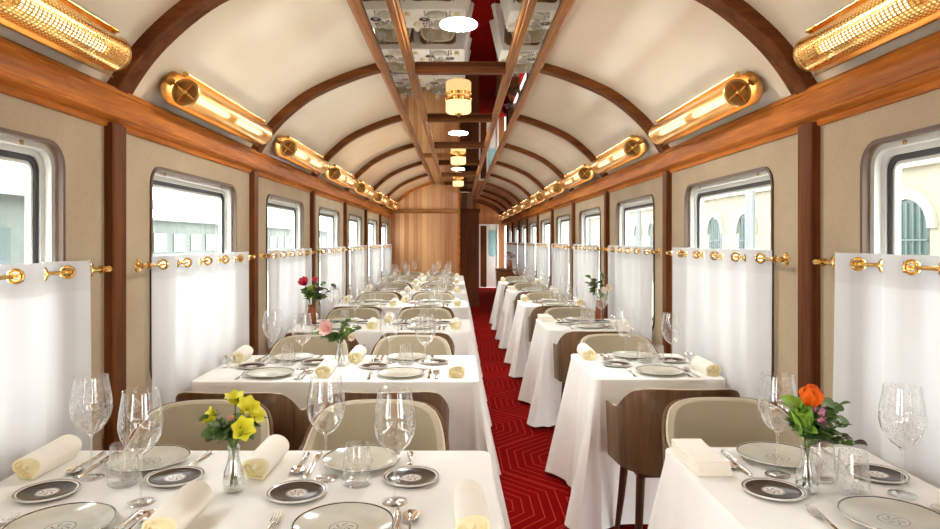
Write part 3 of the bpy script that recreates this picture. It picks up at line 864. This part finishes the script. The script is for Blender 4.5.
# ------------------------------------------------------------------ tableware models
def make_plate(Rp, h, mat, name, cat):
    b = MB(); k = Rp
    b.lathe([(.0005,.005),(k*.62,.005),(k*.72,.008),(k*.97,h-.002),(k*.995,h),(k,h-.002),(k*.97,h-.006),(k*.7,.003),(k*.58,0),(k*.52,0),(k*.52,.002),(.0005,.002)], 48)
    return tag(b.obj(name, mat, angle=60), name, cat)
dinner = Proto(make_plate(.122, .019, M['plate'], 'dinner_plate', 'plate'))
bread = Proto(make_plate(.082, .013, M['bread'], 'side_plate', 'plate'))
def make_wine():
    e = thing('wine_glass', 'x', 'wine glass')
    bowl = [(.004,.128),(.014,.131),(.028,.142),(.041,.158),(.051,.178),(.0555,.198),(.056,.212),(.054,.235),(.0505,.258),(.047,.278),(.0445,.296)]
    b = MB(); b.lathe(bowl, 36); b.lathe([(.0445,.296),(.0455,.2966),(.0452,.2976),(.044,.2972)], 36); b.obj('bowl', M['crystal'], e, angle=80)
    b = MB(); b.lathe([(.0038,.005),(.0033,.02),(.0031,.07),(.0036,.11),(.006,.126),(.013,.1305)], 14); b.obj('stem', M['clear_glass'], e, angle=80)
    b = MB(); b.lathe([(.0005,.0),(.034,.0),(.0352,.0012),(.034,.0024),(.02,.0035),(.008,.005),(.0038,.009)], 32); b.obj('foot', M['clear_glass'], e, angle=60)
    return e
wine = Proto(make_wine())
b = MB(); b.lathe([(.0005,0),(.038,0),(.042,.004),(.0425,.012),(.040,.05),(.0365,.09),(.035,.114),(.0338,.1145),(.035,.09),(.0382,.05),(.0405,.016),(.036,.011),(.0005,.011)], 32)
tumbler = Proto(tag(b.obj('water_tumbler', M['tumbler'], angle=60), 'x', 'tumbler'))
def strip(b, pts, n0=None):
    """pts: (y, halfwidth, z, thickness)"""
    base = len(b.v)
    for y, w, z, t in pts: b.v += [(-w,y,z),(-w*.6,y,z+t),(w*.6,y,z+t),(w,y,z)]
    for i in range(len(pts)-1):
        for k in range(4):
            b.f.append([base+i*4+k, base+i*4+(k+1)%4, base+(i+1)*4+(k+1)%4, base+(i+1)*4+k]); b.m.append(0)
    b.f.append([base+k for k in range(4)]); b.m.append(0); q = base+(len(pts)-1)*4; b.f.append([q+k for k in range(4)][::-1]); b.m.append(0)
def make_fork():
    e = thing('dinner_fork', 'x', 'fork')
    b = MB(); strip(b, [(-.10,.006,.003,.003),(-.092,.010,.002,.003),(-.06,.0085,.002,.003),(-.01,.0035,.005,.003),(.025,.0035,.008,.003),(.037,.009,.007,.002),(.045,.0115,.005,.002),(.052,.0122,.004,.002)]); b.obj('handle', M['silver'], e, angle=50)
    b = MB()
    for k in range(4):
        x = -.0102+.0068*k; st = len(b.v)
        strip(b, [(.050,.0021,.004,.002),(.075,.0018,.003,.0018),(.092,.0014,.006,.0014),(.1,.0006,.008,.001)])
        for i in range(st, len(b.v)): b.v[i] = (b.v[i][0]+x, b.v[i][1], b.v[i][2])
    b.obj('tines', M['silver'], e, angle=50)
    return e
def make_knife():
    e = thing('dinner_knife', 'x', 'knife')
    b = MB(); strip(b, [(-.115,.006,.002,.004),(-.108,.0095,.0015,.006),(-.06,.008,.0015,.007),(-.015,.0055,.002,.006),(-.008,.006,.002,.005)]); b.obj('handle', M['silver'], e, angle=50)
    b = MB(); strip(b, [(-.008,.006,.0025,.003),(.01,.0095,.0015,.003),(.06,.0105,.0015,.003),(.095,.009,.0015,.003),(.112,.004,.0015,.003),(.116,.001,.0018,.002)]); b.obj('blade', M['silver'], e, angle=50)
    return e
def make_spoon():
    e = thing('table_spoon', 'x', 'spoon')
    b = MB(); strip(b, [(-.105,.006,.003,.003),(-.095,.0105,.002,.003),(-.06,.008,.002,.003),(-.005,.0036,.006,.003),(.03,.0035,.009,.003),(.04,.006,.0078,.003)]); b.obj('handle', M['silver'], e, angle=50)
    b = MB(); b.grid(lambda u, v: (.0205*u*math.cos(2*PI*v), .069+.034*u*math.sin(2*PI*v), .0012+.0075*u*u), 6, 24)
    b.grid(lambda u, v: (.0205*u*math.cos(2*PI*v), .069+.034*u*math.sin(2*PI*v), .0003+.0078*u*u), 6, 24); b.obj('bowl', M['silver'], e, merge=True)
    return e
fork, knife, spoon = Proto(make_fork()), Proto(make_knife()), Proto(make_spoon())
def make_roll():
    """rolled napkin lying along y, ends at y=+-.1"""
    e = thing('rolled_napkin', 'x', 'napkin')
    def prof(u, v):
        a = 2*PI*v; y = -.1+.2*u
        k = 1 + .05*math.sin(3*a+u*2) - .10*abs(u-.5)*math.cos(a*2)
        w, h = .042*k, .031*k*(1.0+.12*u)
        return (w*math.cos(a), y + .006*math.sin(a*2), .0312*(1.0+.12*u)+h*math.sin(a) if math.sin(a) > -.75 else .004*(1+math.sin(a)+.25))
    b = MB(); b.grid(prof, 14, 28)
    b.obj('wrap', M['napkin'], e, merge=True, angle=70)
    for u, s_ in ((0, -1), (1, 1)):
        b = MB()
        rings = [1.0, .82, .8, .55, .52, .25, .02]; dep = [0, .004, -.006, .004, -.006, .003, .0]
        n0 = len(b.v); K = 28; c = prof(u, .25); 
        cz = (.0312*(1+.12*u)); rows = []
        for q, dd_ in zip(rings, dep):
            for k in range(K):
                p = prof(u, k/K); b.v.append((p[0]*q, p[1] + s_*dd_, cz+(p[2]-cz)*q))
        for i in range(len(rings)-1):
            for k in range(K):
                b.f.append([i*K+k, i*K+(k+1)%K, (i+1)*K+(k+1)%K, (i+1)*K+k]); b.m.append(0)
        o = b.obj('rolled_end', M['napkin_end'], e, angle=60); o['label'] = 'pale yellow rolled end'
    return e
roll = Proto(make_roll())
def make_folded():
    e = thing('folded_napkin', 'x', 'napkin')
    for k in range(4):
        b = MB(); z0 = .0005+.0105*k
        n = 10
        def sect(u):                                          # rounded long edge on the -x side
            pts = []
            for q in range(n+1):
                a = PI/2 + PI*q/n; pts.append((-.047+.0052*math.cos(a), z0+.0052+.0052*math.sin(a)))
            pts += [(.052-.002*k, z0), (.053-.002*k, z0+.004), (.052-.002*k, z0+.0104)]
            return pts
        rows = []
        for i in range(13):
            y = -.11+.22*i/12; dz = .0025*math.sin(i*.9+k)*(k == 3)
            rows.append([(x, y, z+(dz if z > z0+.005 else 0)) for x, z in sect(y)])
        K = len(rows[0])
        for r in rows: b.v += r
        for i in range(12):
            for q in range(K): b.f.append([i*K+q, i*K+(q+1)%K, (i+1)*K+(q+1)%K, (i+1)*K+q]); b.m.append(0)
        b.f.append(list(range(K))); b.m.append(0); b.f.append(list(range(12*K, 13*K))[::-1]); b.m.append(0)
        b.obj('fold', M['napkin'], e, angle=50)
    return e
folded = Proto(make_folded())

# ------------------------------------------------------------------ the place settings
H = TZ + .0012
def seat(tab, cx, edge, dr, where, side, i, napkin='roll', tumb=False, ovr={}):
    """cx: centre of the cover; edge: y of the table edge the diner sits at; dr=+1 diner looks along +y"""
    jit = 0 if i == 0 else .006
    def at(key, u, v):
        if key in ovr: return (ovr[key][0], ovr[key][1], H)
        return (cx + dr*u + R.uniform(-jit,jit), edge + dr*v + R.uniform(-jit,jit), H)
    rz = 0 if dr > 0 else PI
    tbl = 'at %s, %s table on the %s' % (where, ORD[i], side)
    g = lambda k: '%s on the dining tables' % k
    j = lambda: rz + R.uniform(-.06,.06)
    vpl = .14 if dr > 0 else .122
    dinner.put(at('plate',0,vpl), R.uniform(0,6), 'dinner plate with dark rim line ' + tbl, g('dinner plates'))
    bread.put(at('bread',-.165,.345 if dr > 0 else .262), R.uniform(0,6), 'small dark side plate ' + tbl, g('dark side plates'))
    wine.put(at('wine',.126 if dr > 0 else .085,.30 if dr > 0 else .252), R.uniform(0,6), 'etched wine glass ' + tbl, g('wine glasses'))
    if tumb: tumbler.put(at('tumbler',-.012 if dr < 0 else .045,.297 if dr < 0 else .325), R.uniform(0,6), 'clear water tumbler ' + tbl, g('water tumblers'))
    fork.put(at('fork',-.150,.12), j(), 'silver fork ' + tbl, g('forks'))
    knife.put(at('knife',.148,.145), j(), 'silver knife ' + tbl, g('knives'))
    spoon.put(at('spoon',.185,.135), j(), 'silver spoon ' + tbl, g('spoons'))
    if napkin == 'roll': roll.put(at('napkin',.285,.165), R.uniform(-.06,.06), 'rolled ivory napkin with yellowish end ' + tbl, g('napkins'))
    else: folded.put(at('napkin',.275,.14), R.uniform(-.05,.05), 'folded ivory napkin ' + tbl, g('napkins'))
for i in range(NL):
    y = ty_l(i); n_, f_ = y-TW, y+TW
    o1 = {'plate': (-.955, n_+.14), 'bread': (-1.125, n_+.36)} if i == 0 else {}
    seat(None, LC[0], n_, 1, 'near window seat', 'left', i, ovr=o1)
    o2 = {'plate': (-.275, n_+.14), 'bread': (-.44, n_+.355), 'wine': (-.168, n_+.305), 'napkin': (.03, n_+.175)} if i == 0 else {}
    seat(None, LC[1], n_, 1, 'near aisle seat', 'left', i, ovr=o2)
    o3 = {'bread': (-.822, f_-.262), 'wine': (-1.072, f_-.25)} if i == 0 else {}
    seat(None, LC[0], f_, -1, 'far window seat', 'left', i, tumb=True, ovr=o3)
    seat(None, LC[1], f_, -1, 'far aisle seat', 'left', i, tumb=True)
for i in range(NR):
    y = ty_r(i); n_, f_ = y-TW, y+TW
    nap = 'fold' if i in (0, 2, 4) else 'roll'
    o1 = ({'plate': (1.073, n_+.145), 'bread': (.868, n_+.335), 'wine': (1.212, n_+.318), 'tumbler': (1.085, n_+.330), 'fork': (.905, n_+.125), 'knife': (1.209, n_+.14), 'spoon': (1.236, n_+.135), 'napkin': (1.308, n_+.14)} if i == 0 else
          {'knife': (1.191, n_+.145), 'spoon': (1.220, n_+.135), 'napkin': (1.300, n_+.15)})
    seat(None, RC, n_, 1, 'near seat', 'right', i, nap, True, o1)
    o2 = {'plate': (1.015, f_-.122), 'bread': (1.235, f_-.27), 'wine': (.945, f_-.262), 'tumbler': (1.055, f_-.292), 'napkin': (.752, f_-.165), 'knife': (.868, f_-.16), 'spoon': (.835, f_-.125)} if i == 0 else {'napkin': (.76, f_-.14), 'bread': (1.225, f_-.262)}
    seat(None, RC, f_, -1, 'far seat', 'right', i, nap, True, o2)
# ------------------------------------------------------------------ shakers, vases and flowers
def make_shaker(tall):
    e = thing('salt_shaker' if tall else 'pepper_shaker', 'x', 'shaker')
    h = .05 if tall else .042
    b = MB(); b.lathe([(.0005,0),(.015,0),(.017,.004),(.0155,h*.6),(.011,h),(.0005,h)], 18); b.obj('body', M['clear_glass'], e)
    b = MB(); b.lathe([(.0115,h-.004),(.0125,h),(.0115,h+.012),(.006,h+.018),(.0005,h+.019)], 18); b.obj('cap', M['silver'], e)
    return e
salt, pepper = Proto(make_shaker(True)), Proto(make_shaker(False))
for i in range(1, NL):
    salt.put((-1.272, ty_l(i)-.03, H), 0, 'glass salt shaker with silver cap by the curtain on the %s left table' % ORD[i], 'salt shakers')
    pepper.put((-1.235, ty_l(i)-.005, H), 0, 'glass pepper shaker with silver cap by the curtain on the %s left table' % ORD[i], 'pepper shakers')
for i in range(1, NR):
    salt.put((1.312, ty_r(i)+.01, H), 0, 'glass salt shaker with silver cap by the curtain on the %s right table' % ORD[i], 'salt shakers')
    pepper.put((1.300, ty_r(i)+.06, H), 0, 'glass pepper shaker with silver cap by the curtain on the %s right table' % ORD[i], 'pepper shakers')

def bud_vase():
    b = MB()
    b.lathe([(.0005,0),(.024,0),(.028,.006),(.029,.03),(.026,.055),(.017,.082),(.0135,.1),(.015,.118),(.017,.124),(.0155,.1235),(.0125,.1),(.0155,.082),(.0245,.055),(.0272,.03),(.026,.009),(.0005,.008)], 30)
    return b.obj('bud_vase', M['clear_glass'], angle=70)
def bottle_vase():
    b = MB()
    b.lathe([(.0005,0),(.036,0),(.04,.005),(.039,.05),(.034,.10),(.027,.14),(.028,.155),(.031,.165),(.026,.165),(.024,.14),(.03,.1),(.034,.05),(.0005,.012)], 28)
    return b.obj('bottle_vase', M['terracotta'], angle=60)
def leaf_mesh(b, p, d, L, W, curl=.25, roll=0):
    d = Vector(d).normalized(); s_ = d.cross(Vector((0,0,1)))
    s_ = s_.normalized() if s_.length > 1e-3 else Vector((1,0,0))
    n = s_.cross(d).normalized(); s2 = s_*math.cos(roll)+n*math.sin(roll); n2 = n*math.cos(roll)-s_*math.sin(roll)
    base = len(b.v); K = 6
    for i in range(K+1):
        u = i/K; w = W*math.sin(PI*min(1, u*.93+.05))**.8
        c = Vector(p) + d*L*u - n2*curl*L*u*u
        for k in (-1, -.5, 0, .5, 1): b.v.append(tuple(c + s2*w*k + n2*(abs(k)*w*.35)))
    for i in range(K):
        for k in range(4): b.f.append([base+i*5+k, base+i*5+k+1, base+(i+1)*5+k+1, base+(i+1)*5+k]); b.m.append(0)
def blossom(b, p, d, rad, n=6, open_=.6, layers=1):
    d = Vector(d).normalized(); a = d.orthogonal().normalized(); c = d.cross(a)
    for l in range(layers):
        rr_ = rad*(1-.28*l); op = open_*(1-.3*l)
        for k in range(n):
            t = 2*PI*(k+.5*l)/n; out = a*math.cos(t)+c*math.sin(t); sd = d.cross(out)
            base = len(b.v); K = 5
            for i in range(K+1):
                u = i/K; w = rr_*.66*math.sin(PI*min(1,.12+u*.86))**.75
                q = Vector(p) + d*(rr_*1.15*(u**.8)*(1-.35*op*u)) + out*(rr_*(.18*(u > 0)+op*u**1.6))
                for m_ in (-1, -.5, 0, .5, 1): b.v.append(tuple(q + sd*w*m_ - out*(abs(m_)**2*w*.35)))
            for i in range(K):
                for m_ in range(4): b.f.append([base+i*5+m_, base+i*5+m_+1, base+(i+1)*5+m_+1, base+(i+1)*5+m_]); b.m.append(0)
def bouquet(loc, mouth, stems, label, cat='flowers', seed=1, bottom=.014, nr=.006):
    """stems: list of (kind, tip offset (x,y,z) from the base of the vase, size)"""
    rr = random.Random(seed)
    e = thing('flower_bouquet', label, cat, loc)
    for kind, tip, size in stems:
        tip = Vector(tip); ang = math.atan2(tip.y, tip.x); foot = Vector((-.010*math.cos(ang), -.010*math.sin(ang), bottom))
        neck = Vector((nr*math.cos(ang), nr*math.sin(ang), mouth))
        pts = [foot, neck]
        for u in (.35, .7, 1): pts.append(neck + (tip-neck)*u + Vector((0,0,.02*math.sin(PI*u))))
        b = MB(); b.tube(pts, .0017, 6); st = b.obj('stem', M['leaf_dark' if kind == 'twig' else 'stem'], e)
        d = (tip-pts[-2]).normalized()
        if kind in ('yellow', 'pink', 'red', 'lilac', 'orange', 'bud', 'cream'):
            b = MB(); mat = M[{'yellow':'petal_yellow','pink':'petal_pink','red':'petal_red','lilac':'petal_lilac','orange':'petal_orange','bud':'petal_pink','cream':'petal_cream'}[kind]]
            if kind == 'orange': blossom(b, tip-d*.015, d, size, 6, .10, 2)
            elif kind in ('pink', 'red', 'cream'): blossom(b, tip, d+Vector((0,-1.0,.1)), size, 8, .7, 4)
            elif kind == 'lilac':
                for k in range(7): blossom(b, tip+Vector((rr.uniform(-1,1), rr.uniform(-1,1), rr.uniform(-1,1)))*size*.9, (rr.uniform(-1,1), rr.uniform(-1,0), rr.uniform(-.2,1)), size*.5, 5, .8, 2)
            elif kind == 'yellow': blossom(b, tip, d+Vector((0,-.25,0)), size, 6, .75, 2)
            else: blossom(b, tip, d, size, 5, .15, 1)
            b.obj('blossom', mat, e)
            if kind == 'orange':
                b = MB()
                for k in range(5): leaf_mesh(b, tip - d*.085 + Vector((-.016+rr.uniform(-.012,.012),-.008,-.02)), d+Vector((rr.uniform(-.55,.05),rr.uniform(-.15,.1),.3)), size*1.75, size*.36, .1, rr.uniform(-.6,.6))
                b.obj('foliage', M['leaf_light'], e)
        else:
            b = MB(); mat = {'leafy':'leaf','bright':'leaf_light','twig':'leaf_dark'}[kind]
            nl = 10 if kind != 'twig' else 6
            for k in range(nl):
                u = .24+.76*k/(nl-1); p = neck+(tip-neck)*u+Vector((0,0,.02*math.sin(PI*u)))
                a = rr.uniform(0, 2*PI) if kind != 'twig' else k*PI
                dd_ = (tip-neck).normalized()*.5 + Vector((math.cos(a), math.sin(a)*.8, rr.uniform(-.2,.6)))
                leaf_mesh(b, p, dd_, size*rr.uniform(.8,1.2), size*rr.uniform(.36,.5), rr.uniform(.1,.4), rr.uniform(-.8,.8))
            b.obj('foliage', M[mat], e)
    return e
M['petal_cream'] = plain('cream petals', srgb(240,222,196), .5, 0, .4, .1, 60)
# yellow alstroemeria on the first left table
P1 = (-.622, ty_l(0)+.018, H)
v1 = tag(bud_vase(), 'clear glass bud vase holding the yellow flowers on the nearest left table', 'vase'); v1.location = P1
bouquet(P1, .126, [('yellow',(-.046,-.012,.205),.030), ('yellow',(.004,.0,.242),.032), ('yellow',(.036,-.016,.225),.036), ('yellow',(.030,-.034,.186),.038), ('yellow',(.018,.02,.222),.030), ('yellow',(.05,-.005,.205),.032),
    ('bud',(.004,-.03,.205),.016), ('leafy',(-.075,-.01,.205),.036), ('leafy',(-.05,-.035,.165),.040), ('leafy',(.03,-.04,.160),.042), ('leafy',(.065,.0,.185),.040), ('leafy',(-.015,-.045,.180),.042),
    ('leafy',(-.03,.03,.17),.042), ('twig',(-.05,-.03,.15),.022), ('leafy',(.0,-.03,.155),.045)],
    'posy of yellow green blossoms and dark leaves on the nearest left table', seed=4)
# pink rose on the second left table
P2 = (-.655, ty_l(1)+.03, H)
v2 = tag(bud_vase(), 'clear glass bud vase holding the pink rose on the second left table', 'vase'); v2.location = P2
bouquet(P2, .126, [('pink',(-.05,-.03,.205),.052), ('cream',(.055,-.01,.165),.028), ('leafy',(-.115,-.01,.175),.042), ('leafy',(-.07,-.03,.155),.045), ('leafy',(.04,0,.25),.034), ('leafy',(.10,0,.20),.034), ('leafy',(.02,-.03,.16),.036),
    ('leafy',(-.02,-.02,.15),.036), ('bright',(.06,-.01,.20),.03)], 'posy with one pale pink rose and green sprigs on the second left table', seed=6)
# crimson flowers in a brown bottle on the third left table
P3 = (-1.205, ty_l(2)-.02, H)
v3 = tag(bottle_vase(), 'brown glazed bottle vase by the curtain on the third left table', 'vase'); v3.location = P3
bouquet(P3, .170, [('red',(-.05,-.01,.335),.055), ('red',(.03,.0,.36),.03), ('leafy',(-.065,0,.29),.045), ('leafy',(.08,0,.33),.05), ('leafy',(-.04,-.03,.25),.05), ('leafy',(.05,-.02,.24),.05), ('twig',(.20,0,.30),.05), ('twig',(.06,0,.28),.05), ('bright',(-.02,-.02,.29),.05), ('leafy',(.10,0,.22),.05)],
    'crimson flower with trailing dark sprigs in the brown bottle, third left table', seed=8, bottom=.036, nr=.010)
# orange tulip on the first right table
P4 = (.965, ty_r(0)-.022, H)
v4 = tag(bud_vase(), 'clear glass bud vase holding the orange tulip on the nearest right table', 'vase'); v4.location = P4
bouquet(P4, .126, [('orange',(.0,-.020,.258),.050), ('bright',(-.03,-.012,.235),.05), ('lilac',(.03,-.02,.215),.020), ('lilac',(.034,-.026,.180),.014), ('leafy',(.085,0,.235),.040), ('leafy',(.11,.01,.175),.040), ('leafy',(-.03,-.02,.17),.042), ('leafy',(.045,-.035,.17),.042),
    ('leafy',(.01,-.04,.155),.045), ('leafy',(.05,.0,.215),.040), ('twig',(.155,0,.13),.036), ('leafy',(.07,-.04,.145),.036), ('leafy',(-.01,.02,.18),.042)],
    'posy with an orange tulip, lilac buds and round leaves on the nearest right table', seed=5)
# brown bottle on the third right table
P5 = (1.245, ty_r(2)+.30, H)
v5 = tag(bottle_vase(), 'brown glazed bottle vase by the curtain on the third right table', 'vase'); v5.location = P5
bouquet(P5, .170, [('leafy',(-.08,0,.36),.055), ('leafy',(.03,0,.39),.05), ('cream',(.06,-.02,.27),.04), ('cream',(.02,-.04,.25),.038), ('leafy',(-.05,-.02,.24),.06), ('leafy',(.035,-.03,.26),.05), ('bright',(.03,-.04,.21),.05), ('twig',(-.09,0,.31),.05)],
    'muted green and cream posy in the brown bottle on the third right table', seed=9, bottom=.036, nr=.010)
# far sideboard against the right wall
sb = thing('sideboard', 'small dark wooden sideboard against the right wall beyond the last table', 'sideboard', (.96, 12.75, 0))
b = MB(); b.box(-.19,.19,-.28,.28,.1,.86); b.obj('body', M['dark_wood'], sb, smooth=False, bevel=.005)
b = MB(); b.box(-.21,.21,-.30,.30,.86,.89); b.obj('top', M['walnut_leg'], sb, smooth=False, bevel=.004)
for sx in (-.09, .09):
    b = MB(); b.box(sx-.08,sx+.08,-.296,-.282,.14,.81); dd_ = b.obj('door', M['dark_wood'], sb, smooth=False, bevel=.003)
    b = MB(); b.sphere((sx*.25,-.302,.5), .012); b.obj('knob', M['brass'], dd_)
for sx in (-.16,.16):
    for sy in (-.24,.24):
        b = MB(); b.tube([(sx,sy,.1),(sx,sy,0)], .02, 8); b.obj('leg', M['walnut_leg'], sb)
P6 = (1.02, 12.75, .8905)
v6 = dup(v5, P6, 0, 'brown glazed bottle vase standing on the far dark sideboard')
bouquet(P6, .170, [('lilac',(-.05,0,.26),.05), ('lilac',(.05,0,.24),.045), ('twig',(.0,0,.3),.06), ('leafy',(.08,0,.24),.06)], 'purple flowers on the far dark sideboard', seed=3, bottom=.036, nr=.010)

# ------------------------------------------------------------------ outside the windows
t = NT('pale yard ground'); nz = t.noise(t.coords(), 1.5, 4)
M['ground'] = t.done(t.principled(t.ramp(nz, [(.3, srgb(222,221,216)), (.7, srgb(236,235,231))]), .95))
b = MB(); b.box(-80, XL-.35, -30, 90, -1.05, -.95); struct(b.obj('ground_yard', M['ground'], smooth=False))
b = MB(); b.box(XR+.35, 14, -30, 60, -.3, -.05); struct(b.obj('ground_platform', M['ground'], smooth=False))
M['facade'] = plain('cream station render', srgb(120,115,101), .85, 0, .2, .08, 6)
M['facade_trim'] = plain('pale stone trim', srgb(134,129,114), .8)
M['arch_glass'] = plain('grey green arch glazing', srgb(52,68,66), .25, 0, .5)
M['bars'] = plain('dark green bars', srgb(58,74,68), .5)
M['column'] = plain('grey painted iron', srgb(104,110,112), .5)
M['shed_wall'] = plain('grey green shed wall', srgb(84,90,84), .8, 0, .2, .15, 4)
M['shed_roof'] = plain('pale zinc roof', srgb(104,110,104), .6, 0, .3, .1, 6)
M['car_white'] = plain('white car paint', srgb(168,170,172), .25, 0, .5, coat=.5)
M['car_glass'] = plain('dark car glass', srgb(60,70,78), .08)
M['tyre'] = plain('black tyre', (.02,.02,.02), .8)
stn = thing('station_building', 'cream station building with arched green windows beyond the right platform', 'building', (7.0, 17, -.05))
b = MB(); b.box(0, 4, -16, 30, 0, 5.2); b.obj('wall', M['facade'], stn, smooth=False)
b = MB(); b.box(-.10, 0, -16, 30, 2.62, 2.74); b.box(-.06, 0, -16, 30, 3.3, 3.36); b.box(-.2, 0, -16, 30, 5.0, 5.2); b.obj('cornice', M['facade_trim'], stn, smooth=False)
for k in range(14):
    y = -12.6 + 1.9*k
    b = MB(); pts = [(-.45,.3),(.45,.3)] + [(.45*math.cos(PI*q/12), 1.68+.45*math.sin(PI*q/12)) for q in range(13)]
    b.prism([(y+p[0], p[1]) for p in pts], 'x', -.012, 0); w = b.obj('arched_window', M['arch_glass'], stn, smooth=False)
    b = MB()
    for q in (-.3,-.15,0,.15,.3): b.tube([(-.03,y+q,.3),(-.03,y+q,1.66+.42*math.cos(q*1.6))], .012, 6)
    for z in (.7,1.1,1.5): b.tube([(-.03,y-.45,z),(-.03,y+.45,z)], .012, 6)
    b.obj('bars', M['bars'], w)
    b = MB(); arc = [(.62*math.cos(PI*q/16), 1.68+.62*math.sin(PI*q/16)) for q in range(17)]; arc2 = [(.46*math.cos(PI*q/16), 1.68+.46*math.sin(PI*q/16)) for q in range(17)]
    for q in range(16): b.prism([(y+arc[q][0],arc[q][1]),(y+arc[q+1][0],arc[q+1][1]),(y+arc2[q+1][0],arc2[q+1][1]),(y+arc2[q][0],arc2[q][1])], 'x', -.05, 0)
    b.obj('arch_trim', M['facade_trim'], w, smooth=False, merge=True)
for k, (y, lab) in enumerate(((3.5,'nearest of the row'), (8.9,'second of the row'), (14.4,'third of the row'), (19.9,'fourth of the row'))):
    e = thing('platform_column', 'grey iron platform column outside the right windows, ' + lab, 'column', (4.0, y, -.05), 0, 'platform columns')
    b = MB(); b.lathe([(.0005,0),(.11,0),(.11,.25),(.07,.35),(.058,2.3),(.0005,2.3)], 16); b.obj('shaft', M['column'], e)
    b = MB(); b.lathe([(.06,2.2),(.075,2.25),(.07,2.32),(.13,2.48),(.14,2.52),(.0005,2.52)], 16); b.obj('capital', M['column'], e)
    b = MB(); b.box(-.08,.08,-.8,.8,2.52,2.6); b.obj('bracket_arm', M['column'], e, smooth=False)
def shed(x0, x1, y0, y1, hw, hr, label):
    e = thing('station_shed', label, 'building', ((x0+x1)/2, (y0+y1)/2, -.95)); w, l = (x1-x0)/2, (y1-y0)/2
    b = MB(); b.prism([(-w,0),(w,0),(w,hw),(0,hr),(-w,hw)], 'y', -l, l); b.obj('wall', M['shed_wall'], e, smooth=False)
    b = MB()
    for s_ in (-1, 1):
        b.prism([(s_*(w+.4),hw-.12),(0,hr+.02),(0,hr+.14),(s_*(w+.4),hw)], 'y', -l-.4, l+.4)
    b.obj('roof', M['shed_roof'], e, smooth=False)
    n = int(2*l/2.2)
    for k in range(n):
        y = -l+1.1+2.2*k; b = MB(); b.box(w, w+.05, y-.7, y+.7, hw-1.7, hw-.75); b.obj('window', M['arch_glass'], e, smooth=False)
shed(-17, -9, 9, 19, 3.4, 5.2, 'grey gabled station shed outside the nearest left window')
shed(-30, -15, 25, 75, 3.5, 3.95, 'long low grey green shed across the yard, second left window')
def make_car():
    e = thing('parked_car', 'x', 'car')
    b = MB(); secs = [(-2.1,.35,.55,.7),(-2.0,.28,.85,.8),(-1.2,.25,.98,.86),(1.0,.25,.98,.86),(1.9,.28,.82,.82),(2.1,.35,.6,.7)]
    for y, z0, z1, w in secs: b.v += [(-w,y,z0),(w,y,z0),(w*.95,y,z1),(-w*.95,y,z1)]
    for i in range(5):
        for k in range(4): b.f.append([i*4+k,i*4+(k+1)%4,(i+1)*4+(k+1)%4,(i+1)*4+k]); b.m.append(0)
    b.f += [[0,1,2,3],[20,21,22,23]]; b.m += [0,0]; b.obj('body', M['car_white'], e, bevel=.04)
    b = MB(); b.add([(-.8,-1.7,.97),(.8,-1.7,.97),(.8,1.0,.97),(-.8,1.0,.97),(-.62,-1.2,1.4),(.62,-1.2,1.4),(.62,.2,1.4),(-.62,.2,1.4)], [(0,1,5,4),(1,2,6,5),(2,3,7,6),(3,0,4,7),(0,3,2,1)]); b.add([(-.62,-1.2,1.4),(.62,-1.2,1.4),(.62,.2,1.4),(-.62,.2,1.4)], [(0,1,2,3)]); b.obj('windows', M['car_glass'], e, smooth=False)
    b = MB(); b.box(-.64,.64,-1.22,.22,1.385,1.43); b.obj('roof', M['car_white'], e, smooth=False, bevel=.015)
    for sx in (-.78,.78):
        for y in (-1.3,1.25):
            b = MB(); b.lathe([(.0005,-.1),(.3,-.1),(.32,-.06),(.32,.06),(.3,.1),(.0005,.1)], 20, 0, (sx,y,.32), 'x'); b.obj('wheel', M['tyre'], e)
    return e
car = Proto(make_car())
car.put((-7.3, 11.0, -.95), .1, 'white parked car outside the nearest left window', 'parked cars in the yard')
car.put((-7.3, 17.8, -.95), .1, 'white parked car outside the second left window, the nearer of two', 'parked cars in the yard')
car.put((-9.2, 24.6, -.95), .1, 'white parked car outside the second left window, the farther of two', 'parked cars in the yard')

# ------------------------------------------------------------------ light
wd = bpy.data.worlds.new('World'); S.world = wd; wd.use_nodes = True
nt = wd.node_tree; nt.nodes.clear()
out = nt.nodes.new('ShaderNodeOutputWorld'); bg = nt.nodes.new('ShaderNodeBackground')
bg.inputs[0].default_value = (.95,.985,1.0,1); bg.inputs[1].default_value = 4.4
nt.links.new(bg.outputs[0], out.inputs[0])
def portal(X, sg, n):
    w0, w1 = win_range(n)
    L = bpy.data.lights.new('window_portal', 'AREA'); L.shape = 'RECTANGLE'; L.size = w1-w0; L.size_y = WIN_Z1-WIN_Z0; L.cycles.is_portal = True
    o = bpy.data.objects.new('window_portal', L); COL.objects.link(o); o.location = (X-sg*.09, (w0+w1)/2, (WIN_Z0+WIN_Z1)/2)
    o.rotation_euler = (PI/2, 0, -PI/2 if sg > 0 else PI/2)
for n in bays_l: portal(XL, 1, n)
for n in bays_r: portal(XR, -1, n)

# ------------------------------------------------------------------ camera and view
cd = bpy.data.cameras.new('camera'); cam = bpy.data.objects.new('camera', cd); COL.objects.link(cam)
cam.location = (0, 0, CAMZ); cam.rotation_euler = (PI/2, 0, 0)
cd.sensor_width = 36; cd.lens = 650/940*36; cd.shift_x = 12/940; cd.shift_y = -24/940; cd.clip_start = .02; cd.clip_end = 300
S.camera = cam
S.view_settings.view_transform = 'Standard'; S.view_settings.look = 'None'; S.view_settings.gamma = 1; S.view_settings.use_curve_mapping = False
S.view_settings.exposure = 1.38
cy = S.cycles
cy.max_bounces = 14; cy.diffuse_bounces = 8; cy.glossy_bounces = 5; cy.transmission_bounces = 6; cy.transparent_max_bounces = 40
cy.caustics_reflective = False; cy.caustics_refractive = False
cy.use_denoising = True
